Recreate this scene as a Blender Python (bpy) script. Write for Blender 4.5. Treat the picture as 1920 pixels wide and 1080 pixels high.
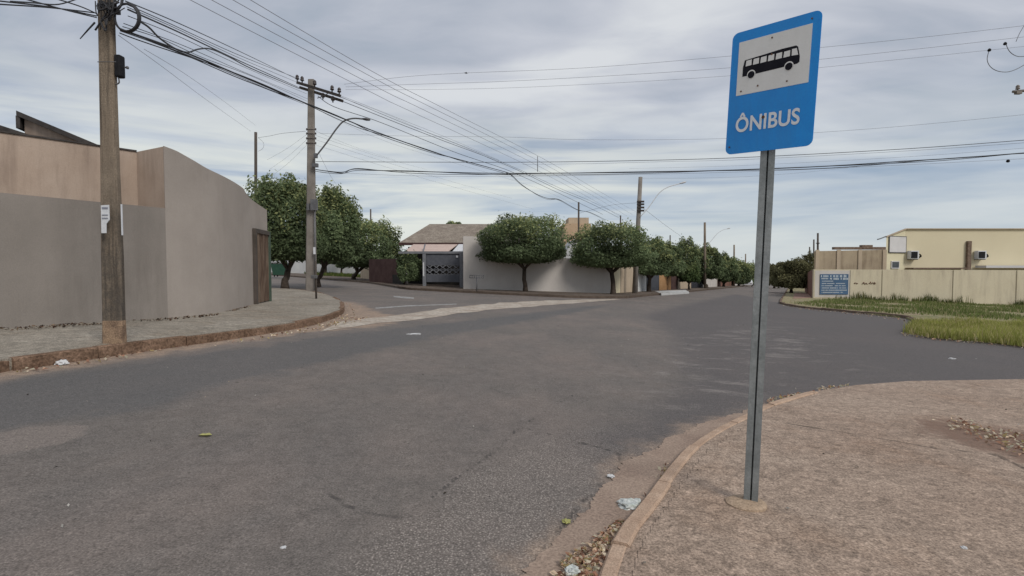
import bpy, bmesh, math, random
import numpy as np
from mathutils import Vector, Matrix, noise as mnoise
S = bpy.context.scene
for o in list(bpy.data.objects): bpy.data.objects.remove(o, do_unlink=True)
C = S.collection
R = math.radians
# ------------------------------------------------------------------ camera
CAMH = 1.35; PITCH = R(2.29); FPX = 1000.0
cam = bpy.data.cameras.new('camera'); co = bpy.data.objects.new('camera', cam); C.objects.link(co)
co.location = (0, 0, CAMH); co.rotation_euler = (R(90) - PITCH, 0, 0)
cam.sensor_width = 36; cam.lens = 36 * FPX / 1920; cam.clip_start = .05; cam.clip_end = 5000
S.camera = co
# ------------------------------------------------------------------ sky, sun, exposure
SUN_EL, SUN_AZ = R(42), R(142)      # azimuth measured clockwise from +Y (the view direction)
W = bpy.data.worlds.new('World'); S.world = W; W.use_nodes = True
nt = W.node_tree; nt.nodes.clear()
def nd(nt, t, **k):
    n = nt.nodes.new(t)
    for a, b in k.items():
        if a.startswith('i_'): n.inputs[a[2:].replace('_', ' ')].default_value = b
        else: setattr(n, a, b)
    return n
def ramp(nt, fac, stops, interp='LINEAR'):
    r = nt.nodes.new('ShaderNodeValToRGB'); e = r.color_ramp; e.interpolation = interp
    while len(e.elements) > 1: e.elements.remove(e.elements[-1])
    for i, (p, c) in enumerate(stops):
        if not hasattr(c, '__len__'): c = (c, c, c)
        el = e.elements[0] if i == 0 else e.elements.new(p)
        el.position = p; el.color = (*c, 1)
    if fac is not None: nt.links.new(fac, r.inputs[0])
    return r.outputs[0]
def math_(nt, op, a, b=None, clamp=False):
    n = nt.nodes.new('ShaderNodeMath'); n.operation = op; n.use_clamp = clamp
    for i, v in enumerate((a, b)):
        if v is None: continue
        if isinstance(v, (int, float)): n.inputs[i].default_value = v
        else: nt.links.new(v, n.inputs[i])
    return n.outputs[0]
def mixc(nt, f, a, b, mode='MIX'):
    n = nt.nodes.new('ShaderNodeMix'); n.data_type = 'RGBA'; n.blend_type = mode
    for i, v in ((0, f), (6, a), (7, b)):
        if isinstance(v, (int, float)): n.inputs[i].default_value = v if i == 0 else (v, v, v, 1)
        elif isinstance(v, tuple): n.inputs[i].default_value = (*v, 1)
        else: nt.links.new(v, n.inputs[i])
    return n.outputs[2]
def noise_(nt, vec, scale, detail=4, rough=.55, dist=0, typ=None):
    n = nt.nodes.new('ShaderNodeTexNoise'); n.inputs['Scale'].default_value = scale
    n.inputs['Detail'].default_value = detail; n.inputs['Roughness'].default_value = rough
    n.inputs['Distortion'].default_value = dist
    if vec is not None: nt.links.new(vec, n.inputs['Vector'])
    return n.outputs[0]
sky = nd(nt, 'ShaderNodeTexSky', sky_type='NISHITA', sun_disc=False, sun_elevation=SUN_EL, sun_rotation=SUN_AZ)
tc = nd(nt, 'ShaderNodeTexCoord'); sp = nd(nt, 'ShaderNodeSeparateXYZ'); nt.links.new(tc.outputs['Generated'], sp.inputs[0])
zz = math_(nt, 'ADD', math_(nt, 'MAXIMUM', sp.outputs[2], 0.0), .10)
cx = math_(nt, 'DIVIDE', sp.outputs[0], zz); cy = math_(nt, 'DIVIDE', sp.outputs[1], zz)
cb = nd(nt, 'ShaderNodeCombineXYZ'); nt.links.new(cx, cb.inputs[0]); nt.links.new(cy, cb.inputs[1])
mp = nd(nt, 'ShaderNodeMapping'); nt.links.new(cb.outputs[0], mp.inputs[0])
mp.inputs['Rotation'].default_value = (0, 0, R(14)); mp.inputs['Scale'].default_value = (.5, .9, 1); mp.inputs['Location'].default_value = (3.1, 1.7, 0)
n1 = noise_(nt, mp.outputs[0], 1.25, 3, .5, .9)
n2 = noise_(nt, mp.outputs[0], 3.6, 6, .55, .6)
den = math_(nt, 'ADD', math_(nt, 'MULTIPLY', n1, .72), math_(nt, 'MULTIPLY', n2, .28))
K = 8.1   # the background strength is 0.1
cloud = ramp(nt, den, [(.36, (.345, .40, .475)), (.45, (.44, .475, .545)), (.53, (.545, .57, .63)), (.63, (.70, .72, .745))])
# towards the horizon the deck thins: cream light in strips between blue grey bands, more of it on the left
el = sp.outputs[2]
azl = ramp(nt, math_(nt, 'ADD', math_(nt, 'MULTIPLY', sp.outputs[0], .5), .5), [(.30, 1.0), (.52, 1.0), (.66, .45), (.80, .18)])
mp2 = nd(nt, 'ShaderNodeMapping'); nt.links.new(tc.outputs['Generated'], mp2.inputs[0])
mp2.inputs['Scale'].default_value = (1.1, 1.1, 12); mp2.inputs['Rotation'].default_value = (0, R(-2), 0)
n3 = noise_(nt, mp2.outputs[0], 1.7, 6, .55, .5)
band = ramp(nt, n3, [(.43, 0.0), (.60, 1.0)])
low = ramp(nt, el, [(.0, .55), (.06, 1.0), (.17, .9), (.25, .25), (.36, .0)])
lowb = math_(nt, 'MULTIPLY', math_(nt, 'MULTIPLY', low, band), azl)
lo2 = ramp(nt, el, [(.0, 1.0), (.12, .8), (.30, .0)])
cloud = mixc(nt, lo2, cloud, mixc(nt, ramp(nt, n3, [(.3, 0.0), (.65, 1.0)]), (.30, .40, .53), (.54, .60, .66)))
cloud = mixc(nt, lowb, cloud, (.76, .78, .72))
hl = ramp(nt, el, [(.0, .85), (.045, .55), (.10, 0.0)])
cloud = mixc(nt, hl, cloud, (.66, .70, .70))
cl10 = nt.nodes.new('ShaderNodeVectorMath'); cl10.operation = 'SCALE'; cl10.inputs[3].default_value = K; nt.links.new(cloud, cl10.inputs[0])
mx = mixc(nt, .94, sky.outputs[0], cl10.outputs[0])
bg = nd(nt, 'ShaderNodeBackground'); bg.inputs[1].default_value = .1; nt.links.new(mx, bg.inputs[0])
ow = nd(nt, 'ShaderNodeOutputWorld'); nt.links.new(bg.outputs[0], ow.inputs[0])
sl = bpy.data.lights.new('sun', 'SUN'); so = bpy.data.objects.new('sun', sl); C.objects.link(so)
sl.energy = 1.6; sl.angle = R(22); sl.color = (1, .95, .88)
so.rotation_euler = Vector((math.sin(SUN_AZ) * math.cos(SUN_EL), math.cos(SUN_AZ) * math.cos(SUN_EL), math.sin(SUN_EL))).to_track_quat('Z', 'Y').to_euler()
S.view_settings.view_transform = 'Standard'; S.view_settings.look = 'None'
S.view_settings.exposure = 0.33; S.view_settings.gamma = 1
# ------------------------------------------------------------------ layout helpers
SX, SY = -.037, -.009
def G(x, y):      # the ground falls gently to the right and away
    return SX * min(max(x, -40), 170) + SY * min(max(y, -20), 320)
def ray(px, py):
    a, b = (px - 960) / FPX, (540 - py) / FPX
    return Vector((a, math.cos(PITCH) + b * math.sin(PITCH), -math.sin(PITCH) + b * math.cos(PITCH)))
def P(px, py, d):
    r = ray(px, py); return Vector((0, 0, CAMH)) + r * (d / r.y)
def gp(px, py, off=0.0):
    r = ray(px, py); t = (CAMH - off) / (SX * r.x + SY * r.y - r.z)
    return Vector((r.x * t, r.y * t, CAMH + r.z * t))
def onx(px, d, off=0.0):   # ground point at picture column px and depth d
    x = (px - 960) / FPX * d; return Vector((x, d, G(x, d) + off))
def zat(py, p):           # height above p that shows at row py
    r = ray(960 + FPX * p.x / p.y, py); return CAMH + r.z * (p.y / r.y)
class MB:
    def __init__(s): s.v = []; s.f = []; s.m = []; s.sm = []
    def add(s, v, f, mi=0, smooth=False):
        b = len(s.v); s.v += [tuple(p) for p in v]; s.f += [tuple(i + b for i in q) for q in f]
        s.m += [mi] * len(f); s.sm += [smooth] * len(f); return s
    def box(s, c, sz, M=None, mi=0):
        hx, hy, hz = sz[0] / 2, sz[1] / 2, sz[2] / 2; c = Vector(c)
        v = [Vector((x, y, z)) for z in (-hz, hz) for x, y in ((-hx, -hy), (hx, -hy), (hx, hy), (-hx, hy))]
        if M is not None: v = [M @ p for p in v]
        return s.add([c + p for p in v], [(0, 3, 2, 1), (4, 5, 6, 7), (0, 1, 5, 4), (1, 2, 6, 5), (2, 3, 7, 6), (3, 0, 4, 7)], mi)
    def hexa(s, b, t, mi=0):   # four bottom points, four top points
        return s.add(list(b) + list(t), [(0, 3, 2, 1), (4, 5, 6, 7), (0, 1, 5, 4), (1, 2, 6, 5), (2, 3, 7, 6), (3, 0, 4, 7)], mi)
    def tube(s, pts, r, n=8, mi=0, closed=False):
        pts = [Vector(p) for p in pts]; m = len(pts)
        rs = r if hasattr(r, '__len__') else [r] * m
        v = []; up = None
        for i, p in enumerate(pts):
            if closed: t = (pts[(i + 1) % m] - pts[i - 1]).normalized()
            else: t = (pts[min(i + 1, m - 1)] - pts[max(i - 1, 0)]).normalized()
            if up is None: up = Vector((0, 0, 1)) if abs(t.z) < .9 else Vector((1, 0, 0))
            a = t.cross(up).normalized(); b = a.cross(t).normalized(); up = b
            v += [p + (a * math.cos(2 * math.pi * k / n) + b * math.sin(2 * math.pi * k / n)) * rs[i] for k in range(n)]
        f = []
        for i in range(m if closed else m - 1):
            j = (i + 1) % m
            for k in range(n): f.append((i * n + k, i * n + (k + 1) % n, j * n + (k + 1) % n, j * n + k))
        s.add(v, f, mi, True)
        if not closed:
            b0 = len(s.v) - len(v)
            s.f += [tuple(b0 + k for k in range(n))[::-1], tuple(b0 + (m - 1) * n + k for k in range(n))]; s.m += [mi, mi]; s.sm += [False, False]
        return s
    def lathe(s, c, prof, n=12, mi=0):
        c = Vector(c); v = []
        for r, z in prof: v += [c + Vector((r * math.cos(2 * math.pi * k / n), r * math.sin(2 * math.pi * k / n), z)) for k in range(n)]
        f = [(i * n + k, i * n + (k + 1) % n, (i + 1) * n + (k + 1) % n, (i + 1) * n + k) for i in range(len(prof) - 1) for k in range(n)]
        s.add(v, f, mi, True)
        b0 = len(s.v) - len(v); s.f += [tuple(b0 + k for k in range(n))[::-1], tuple(b0 + (len(prof) - 1) * n + k for k in range(n))]; s.m += [mi] * 2; s.sm += [False] * 2
        return s
    def prism(s, poly, o, u, v, w, mi=0):   # 2D polygon in axes u,v, from origin o, thickness vector w
        n = len(poly); a = [o + u * x + v * y for x, y in poly]; b = [p + w for p in a]
        return s.add(a + b, [tuple(range(n))[::-1], tuple(range(n, 2 * n))] + [(i, (i + 1) % n, n + (i + 1) % n, n + i) for i in range(n)], mi)
    def wall(s, pts, t, mi=0, q0=None):   # pts: (x, y, zb, zt); thickness t to the left of the run
        q = []
        for i, p in enumerate(pts):
            a = Vector(pts[max(i - 1, 0)][:2]); b = Vector(pts[min(i + 1, len(pts) - 1)][:2]); d = (b - a).normalized()
            q.append((p[0] - d.y * t, p[1] + d.x * t))
        if q0 is not None: q[0] = (q0[0], q0[1])
        for i in range(len(pts) - 1):
            a, b = pts[i], pts[i + 1]; A, B = q[i], q[i + 1]
            s.add([(a[0], a[1], a[2]), (b[0], b[1], b[2]), (B[0], B[1], b[2]), (A[0], A[1], a[2]), (a[0], a[1], a[3]), (b[0], b[1], b[3]), (B[0], B[1], b[3]), (A[0], A[1], a[3])],
                  [(4, 5, 6, 7), (0, 1, 5, 4), (2, 3, 7, 6)] + ([(3, 0, 4, 7)] if i == 0 else []) + ([(1, 2, 6, 5)] if i == len(pts) - 2 else []), mi)
        return s
def obj(name, mb, mat, parent=None, loc=None, bevel=0):
    root = parent
    while root is not None and root.parent is not None: root = root.parent
    off = Vector(loc) if loc is not None else (root.location.copy() if root else Vector((0, 0, 0)))
    me = bpy.data.meshes.new(name)
    me.from_pydata([(x - off.x, y - off.y, z - off.z) for x, y, z in mb.v], [], mb.f)
    for m in (mat if isinstance(mat, (list, tuple)) else [mat]): me.materials.append(m)
    me.polygons.foreach_set('material_index', mb.m); me.polygons.foreach_set('use_smooth', mb.sm)
    me.update()
    o = bpy.data.objects.new(name, me); C.objects.link(o)
    if parent is not None: o.parent = parent
    elif loc is not None: o.location = off
    if bevel:
        b = o.modifiers.new('bevel', 'BEVEL'); b.width = bevel; b.segments = 2; b.limit_method = 'ANGLE'
    return o
def split_obj(name, mb, mat, parent, **k):
    n = len(mb.v); par = list(range(n))
    def find(a):
        while par[a] != a: par[a] = par[par[a]]; a = par[a]
        return a
    for f in mb.f:
        for b in f[1:]: par[find(f[0])] = find(b)
    comp = {}
    for i, f in enumerate(mb.f): comp.setdefault(find(f[0]), []).append(i)
    out = []
    for fs in comp.values():
        ids = sorted({v for i in fs for v in mb.f[i]}); mp_ = {v: j for j, v in enumerate(ids)}; m2 = MB()
        m2.v = [mb.v[v] for v in ids]; m2.f = [tuple(mp_[v] for v in mb.f[i]) for i in fs]; m2.m = [mb.m[i] for i in fs]; m2.sm = [mb.sm[i] for i in fs]
        out.append(obj(name, m2, mat, parent, **k))
    return out
def tag(o, label, cat, group=None, kind=None):
    if label: o['label'] = label
    if cat: o['category'] = cat
    if group: o['group'] = group
    if kind: o['kind'] = kind
    return o
def thing(name, label, cat, loc, group=None):
    o = bpy.data.objects.new(name, None); C.objects.link(o); o.location = loc; o.empty_display_size = .2
    return tag(o, label, cat, group)
def single(name, mb, mat, label, cat, loc=None, group=None, bevel=0):
    if loc is None: a = np.array(mb.v); loc = ((a[:, 0].min() + a[:, 0].max()) / 2, (a[:, 1].min() + a[:, 1].max()) / 2, a[:, 2].min())
    return tag(obj(name, mb, mat, None, loc, bevel), label, cat, group)
def stuff(name, mb, mat, label, cat): return tag(obj(name, mb, mat), label, cat, kind='stuff')
def struct(name, mb, mat): return tag(obj(name, mb, mat), None, None, kind='structure')
def crv(pts, n=8):   # Catmull-Rom
    pts = [Vector(p) for p in pts]; out = []
    for i in range(len(pts) - 1):
        p0, p1, p2, p3 = pts[max(i - 1, 0)], pts[i], pts[i + 1], pts[min(i + 2, len(pts) - 1)]
        for k in range(n):
            t = k / n; out.append(.5 * ((2 * p1) + (p2 - p0) * t + (2 * p0 - 5 * p1 + 4 * p2 - p3) * t * t + (3 * p1 - p0 - 3 * p2 + p3) * t ** 3))
    return out + [pts[-1]]
def rr(w, h, r, n=5, cx=0, cy=0):
    o = []
    for X, Y, a in ((w / 2 - r, h / 2 - r, 0), (-w / 2 + r, h / 2 - r, 90), (-w / 2 + r, -h / 2 + r, 180), (w / 2 - r, -h / 2 + r, 270)):
        for k in range(n + 1): q = R(a + 90 * k / n); o.append((cx + X + r * math.cos(q), cy + Y + r * math.sin(q)))
    return o
# ------------------------------------------------------------------ materials
def mat(name, rough=.9, spec=.3, metal=0):
    m = bpy.data.materials.new(name); m.use_nodes = True; b = m.node_tree.nodes['Principled BSDF']
    b.inputs['Roughness'].default_value = rough; b.inputs['Specular IOR Level'].default_value = spec; b.inputs['Metallic'].default_value = metal
    return m, m.node_tree, b
def objco(nt, world=True):
    if world: return nt.nodes.new('ShaderNodeNewGeometry').outputs['Position']
    return nt.nodes.new('ShaderNodeTexCoord').outputs['Object']
def bump(nt, b, h, strength=.3, dist=.01):
    n = nt.nodes.new('ShaderNodeBump'); n.inputs['Strength'].default_value = strength; n.inputs['Distance'].default_value = dist
    nt.links.new(h, n.inputs['Height']); nt.links.new(n.outputs[0], b.inputs['Normal'])
def mscale(nt, vec, sc, rot=(0, 0, 0)):
    n = nt.nodes.new('ShaderNodeMapping'); n.inputs['Scale'].default_value = sc; n.inputs['Rotation'].default_value = rot; nt.links.new(vec, n.inputs[0]); return n.outputs[0]
def vary(name, c1, c2, scale=3, rough=.9, spec=.25, metal=0, fine=60, bs=.25, bd=.006, streak=0, streakc=(.1, .09, .08), dark=.12):
    m, nt, b = mat(name, rough, spec, metal); p = objco(nt)
    n = noise_(nt, p, scale, 6, .6); c = mixc(nt, ramp(nt, n, [(.35, 0.0), (.68, 1.0)]), c1, c2)
    f = noise_(nt, p, fine, 3, .6); c = mixc(nt, dark, c, ramp(nt, f, [(.3, 0.0), (.7, 1.0)]), 'OVERLAY')
    if streak:
        s = noise_(nt, mscale(nt, p, (1, 1, .12)), 1.7, 8, .72); s2 = noise_(nt, p, .5, 3)
        k = math_(nt, 'MULTIPLY', ramp(nt, s, [(.46, 0.0), (.66, streak)]), ramp(nt, s2, [(.35, .1), (.6, 1.0)]))
        c = mixc(nt, k, c, streakc)
    nt.links.new(c, b.inputs['Base Color']); bump(nt, b, f, bs, bd); return m
def attr(nt, n):
    a = nt.nodes.new('ShaderNodeAttribute'); a.attribute_name = n; return a.outputs['Fac']
M = {}
M['wall_shade'] = vary('shaded wall render', (.240, .215, .192), (.285, .255, .228), 1.1, .95, .1, streak=.5, streakc=(.155, .135, .117), fine=90, bs=.2)  # low part of the curved wall; dimmer light on its face put into colour
M['wall_lit'] = vary('lit wall render', (.335, .295, .262), (.395, .350, .312), .8, .95, .1, streak=.35, streakc=(.25, .215, .185), fine=90, bs=.2)  # same wall paint, lightened in colour for the brighter light on the tall part
M['wall_pink'] = vary('pink render', (.41, .318, .252), (.47, .375, .305), 1.3, .95, .1, streak=.75, streakc=(.2, .15, .12), fine=90, bs=.2)
M['wall_white'] = vary('white house render', (.50, .465, .435), (.56, .525, .49), .8, .95, .1, streak=.25, streakc=(.3, .25, .21), fine=60)
M['wall_far_white'] = vary('far white render', (.50, .50, .50), (.60, .60, .58), .8, .95, .1)
M['cream_stained'] = vary('stained cream render', (.53, .47, .345), (.58, .52, .39), .35, .95, .1, streak=.6, streakc=(.32, .27, .21), fine=40)
M['brown_stained'] = vary('brown stained render', (.42, .345, .245), (.32, .255, .185), .5, .95, .1, streak=.8, streakc=(.17, .13, .09), fine=40)
M['yellow'] = vary('yellow render', (.62, .55, .39), (.66, .59, .42), .3, .9, .15, fine=40, dark=.05)
M['pale_yellow'] = vary('pale yellow render', (.62, .57, .40), (.66, .61, .44), .3, .9, .15, fine=40, dark=.05)
M['board_white'] = vary('weathered white panel', (.55, .54, .54), (.62, .61, .61), .8, .8, .2, dark=.03)
M['pole_old'] = vary('pole concrete', (.155, .125, .095), (.25, .205, .16), 2.5, .95, .15, fine=70, streak=.85, streakc=(.055, .045, .038), bs=.5, bd=.01)
def pole_mat():
    m, nt, b = mat('weathered pole', .95, .15); p = objco(nt, False)
    n = noise_(nt, mscale(nt, p, (1, 1, .35)), 3.0, 6, .65); st = noise_(nt, mscale(nt, p, (1, 1, .045)), 13, 7, .7)
    c = mixc(nt, ramp(nt, n, [(.35, 0.0), (.7, 1.0)]), (.185, .145, .108), (.275, .225, .172))
    c = mixc(nt, ramp(nt, st, [(.47, 0.0), (.62, .8)]), c, (.06, .05, .042))
    sp_ = nt.nodes.new('ShaderNodeSeparateXYZ'); nt.links.new(p, sp_.inputs[0])
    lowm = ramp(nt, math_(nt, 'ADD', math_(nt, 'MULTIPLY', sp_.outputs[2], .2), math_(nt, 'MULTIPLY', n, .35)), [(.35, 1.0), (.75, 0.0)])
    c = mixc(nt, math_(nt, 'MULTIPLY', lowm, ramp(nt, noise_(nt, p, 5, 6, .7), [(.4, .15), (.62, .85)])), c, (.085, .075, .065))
    f = noise_(nt, p, 55, 4, .7); c = mixc(nt, .5, c, mixc(nt, 1.0, c, ramp(nt, f, [(.3, .4), (.7, 1.5)]), 'MULTIPLY'))
    nt.links.new(c, b.inputs['Base Color']); bump(nt, b, f, .6, .012); return m
M['pole'] = pole_mat()
M['pole_light'] = vary('grey pole concrete', (.19, .17, .15), (.27, .245, .22), 2.0, .95, .15, fine=70, streak=.4, streakc=(.10, .09, .08))
M['pole_dark'] = vary('dark post', (.07, .06, .05), (.11, .09, .08), 2.0, .9, .2)
M['pole_base'] = vary('rust stained foot', (.34, .24, .16), (.16, .11, .08), 7, .95, .1, fine=60, dark=.4, bs=.6, bd=.015)
M['wood_dark'] = vary('tarred crossarm', (.035, .03, .028), (.06, .05, .045), 6, .8, .3)
M['cable'] = vary('black cable sheath', (.02, .02, .022), (.035, .035, .04), 5, .6, .4)
M['wire_far'] = vary('thin aluminium wire', (.15, .15, .17), (.20, .20, .22), 3, .6, .4)
M['steel_dark'] = vary('dark galvanised tube', (.10, .10, .105), (.16, .16, .165), 4, .5, .5, .3)
M['steel'] = vary('galvanised channel', (.19, .205, .205), (.28, .295, .295), 9, .55, .5, .3, streak=.5, streakc=(.10, .12, .125))
M['ceramic'] = vary('brown glazed ceramic', (.03, .02, .02), (.05, .035, .03), 6, .3, .5)
M['plastic_black'] = vary('black plastic', (.008, .008, .01), (.018, .018, .02), 6, .7, .2)
M['paper'] = vary('pasted paper', (.55, .57, .60), (.66, .67, .69), 9, .9, .1)
M['ink'] = vary('faded ink', (.22, .23, .28), (.30, .31, .35), 9, .9, .1)
M['roof_old'] = vary('weathered roof tiles', (.20, .165, .135), (.29, .25, .205), 1.6, .95, .1, fine=9, dark=.35, bs=.6, bd=.03)
M['roof_dark'] = vary('dark fibre cement', (.05, .045, .042), (.09, .08, .075), 3, .9, .15)
M['awning'] = vary('pink canvas awning', (.50, .385, .335), (.56, .44, .385), 2, .9, .1)
M['white_metal'] = vary('white painted sheet', (.55, .56, .57), (.65, .65, .66), 2, .6, .3)
M['gate_grey'] = vary('grey painted iron', (.15, .155, .17), (.19, .195, .21), 5, .6, .3)
M['gate_dark'] = vary('dark grey sheet', (.075, .08, .095), (.10, .105, .12), 5, .6, .3)
M['maroon'] = vary('maroon wall', (.06, .035, .032), (.09, .055, .05), 2, .9, .15)
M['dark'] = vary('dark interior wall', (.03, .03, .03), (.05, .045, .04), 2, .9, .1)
M['tan'] = vary('tan render', (.47, .335, .22), (.53, .385, .26), 1, .9, .1)
M['ochre'] = vary('ochre painted gate', (.42, .255, .125), (.48, .30, .16), 2, .8, .2)
M['beige'] = vary('beige render', (.42, .34, .25), (.48, .39, .29), 1, .9, .1, streak=.3)
M['brickred'] = vary('brick red wall', (.17, .09, .07), (.23, .13, .10), 2, .9, .1)
M['glass'] = vary('dark window glass', (.03, .04, .05), (.06, .07, .08), 3, .15, .5)
M['rubber'] = vary('rubber', (.015, .015, .015), (.03, .03, .03), 5, .8, .2)
M['carwhite'] = vary('white car paint', (.62, .63, .65), (.66, .67, .68), 2, .3, .5, dark=.02)
M['cargrey'] = vary('grey car paint', (.25, .26, .28), (.30, .31, .33), 2, .3, .5, dark=.02)
M['bark'] = vary('bark', (.05, .038, .03), (.095, .075, .06), 6, .95, .1, fine=30, bs=.8, bd=.02)
M['terracotta'] = vary('kerb concrete', (.36, .25, .18), (.47, .345, .255), 7, .95, .1, fine=120, dark=.3, bs=.4)
M['kerb_old'] = vary('red stained kerb', (.125, .088, .066), (.235, .175, .135), 5, .95, .1, fine=60, dark=.4, bs=.5, bd=.01)
M['kerb_far'] = vary('dirty shaded far kerb', (.085, .065, .052), (.13, .10, .08), 2, .95, .1, fine=40, dark=.3)  # dirt plus the street trees' shade, both put into this dark kerb colour
M['kerb_left'] = vary('earth stained kerb', (.13, .082, .055), (.25, .165, .115), 3, .95, .1, fine=30, dark=.5, bs=.8, bd=.02)
M['gutter'] = vary('gutter concrete', (.27, .20, .158), (.36, .275, .215), 2.6, .95, .1, fine=70, dark=.3, bs=.4, bd=.006)
M['footing'] = vary('footing mortar', (.40, .30, .215), (.32, .235, .165), 12, .95, .1, fine=100, dark=.3, bs=.5)
M['ramp'] = vary('pale concrete ramp', (.42, .42, .41), (.50, .50, .49), 1.2, .95, .1)
M['red_paving'] = vary('reddish paving', (.24, .15, .12), (.30, .20, .16), 2, .95, .1)
M['signblue'] = vary('sign blue film', (.002, .26, .74), (.006, .29, .80), 5, .42, .4, fine=90, dark=.08, bs=.05, streak=.35, streakc=(.05, .17, .40))
M['signwhite'] = vary('sign white film', (.74, .74, .72), (.79, .79, .77), 9, .45, .4, fine=90, dark=.06, bs=.05, streak=.35, streakc=(.55, .52, .48))
M['signtext'] = vary('sign lettering film', (.72, .75, .78), (.78, .80, .82), 8, .4, .4)
M['signblack'] = vary('sign black film', (.008, .008, .014), (.014, .014, .02), 8, .75, .15)
M['rust'] = vary('rust', (.12, .07, .05), (.2, .12, .08), 30, .9, .2)
M['paintblue'] = vary('painted blue ad', (.06, .115, .20), (.085, .15, .25), .8, .85, .2, streak=.3)
M['paintwhite'] = vary('painted white ad', (.36, .42, .48), (.50, .53, .56), 4, .9, .1)
M['moss'] = vary('green painted jamb', (.06, .09, .07), (.09, .12, .09), 5, .9, .1)
M['bin_green'] = vary('green plastic bin', (.02, .06, .04), (.03, .08, .05), 5, .6, .3)
M['roadpaint'] = vary('worn road paint', (.42, .42, .41), (.18, .17, .165), 6, .85, .2, fine=30, dark=.5)
def wood_mat():
    m, nt, b = mat('weathered gate planks', .9, .15); p = objco(nt)
    n = noise_(nt, mscale(nt, p, (3, 3, .5)), 2.2, 7, .65)
    c = ramp(nt, n, [(.3, (.04, .028, .021)), (.48, (.12, .078, .055)), (.62, (.20, .145, .105)), (.75, (.09, .06, .042))])
    w = noise_(nt, mscale(nt, p, (2, 2, .35)), 1.3, 4, .7)
    c = mixc(nt, ramp(nt, w, [(.56, 0.0), (.66, .6)]), c, (.33, .27, .2))
    nt.links.new(c, b.inputs['Base Color']); bump(nt, b, n, .5, .01); return m
M['wood'] = wood_mat()
def leaf_mat(name, tint=(1, 1, 1)):
    m, nt, b = mat(name, .85, .06)
    a = nt.nodes.new('ShaderNodeAttribute'); a.attribute_name = 'leafcol'
    c = mixc(nt, 1.0, a.outputs['Color'], tint, 'MULTIPLY')
    nt.links.new(c, b.inputs['Base Color'])
    b.inputs['Subsurface Weight'].default_value = 0
    tr = nt.nodes.new('ShaderNodeBsdfTranslucent'); nt.links.new(c, tr.inputs[0])
    ms = nt.nodes.new('ShaderNodeMixShader'); ms.inputs[0].default_value = .42
    o = nt.nodes['Material Output']; nt.links.new(b.outputs[0], ms.inputs[1]); nt.links.new(tr.outputs[0], ms.inputs[2]); nt.links.new(ms.outputs[0], o.inputs[0])
    return m
M['leaf'] = leaf_mat('foliage')
M['litter'] = leaf_mat('litter')
M['litter'].node_tree.nodes['Principled BSDF'].inputs['Roughness'].default_value = .9
def smooth(nt, v, a, b):   # 1 where v<a, 0 where v>b
    n = nt.nodes.new('ShaderNodeMapRange'); n.interpolation_type = 'SMOOTHSTEP'; nt.links.new(v, n.inputs[0])
    n.inputs[1].default_value = a; n.inputs[2].default_value = b; n.inputs[3].default_value = 1; n.inputs[4].default_value = 0; return n.outputs[0]
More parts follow.
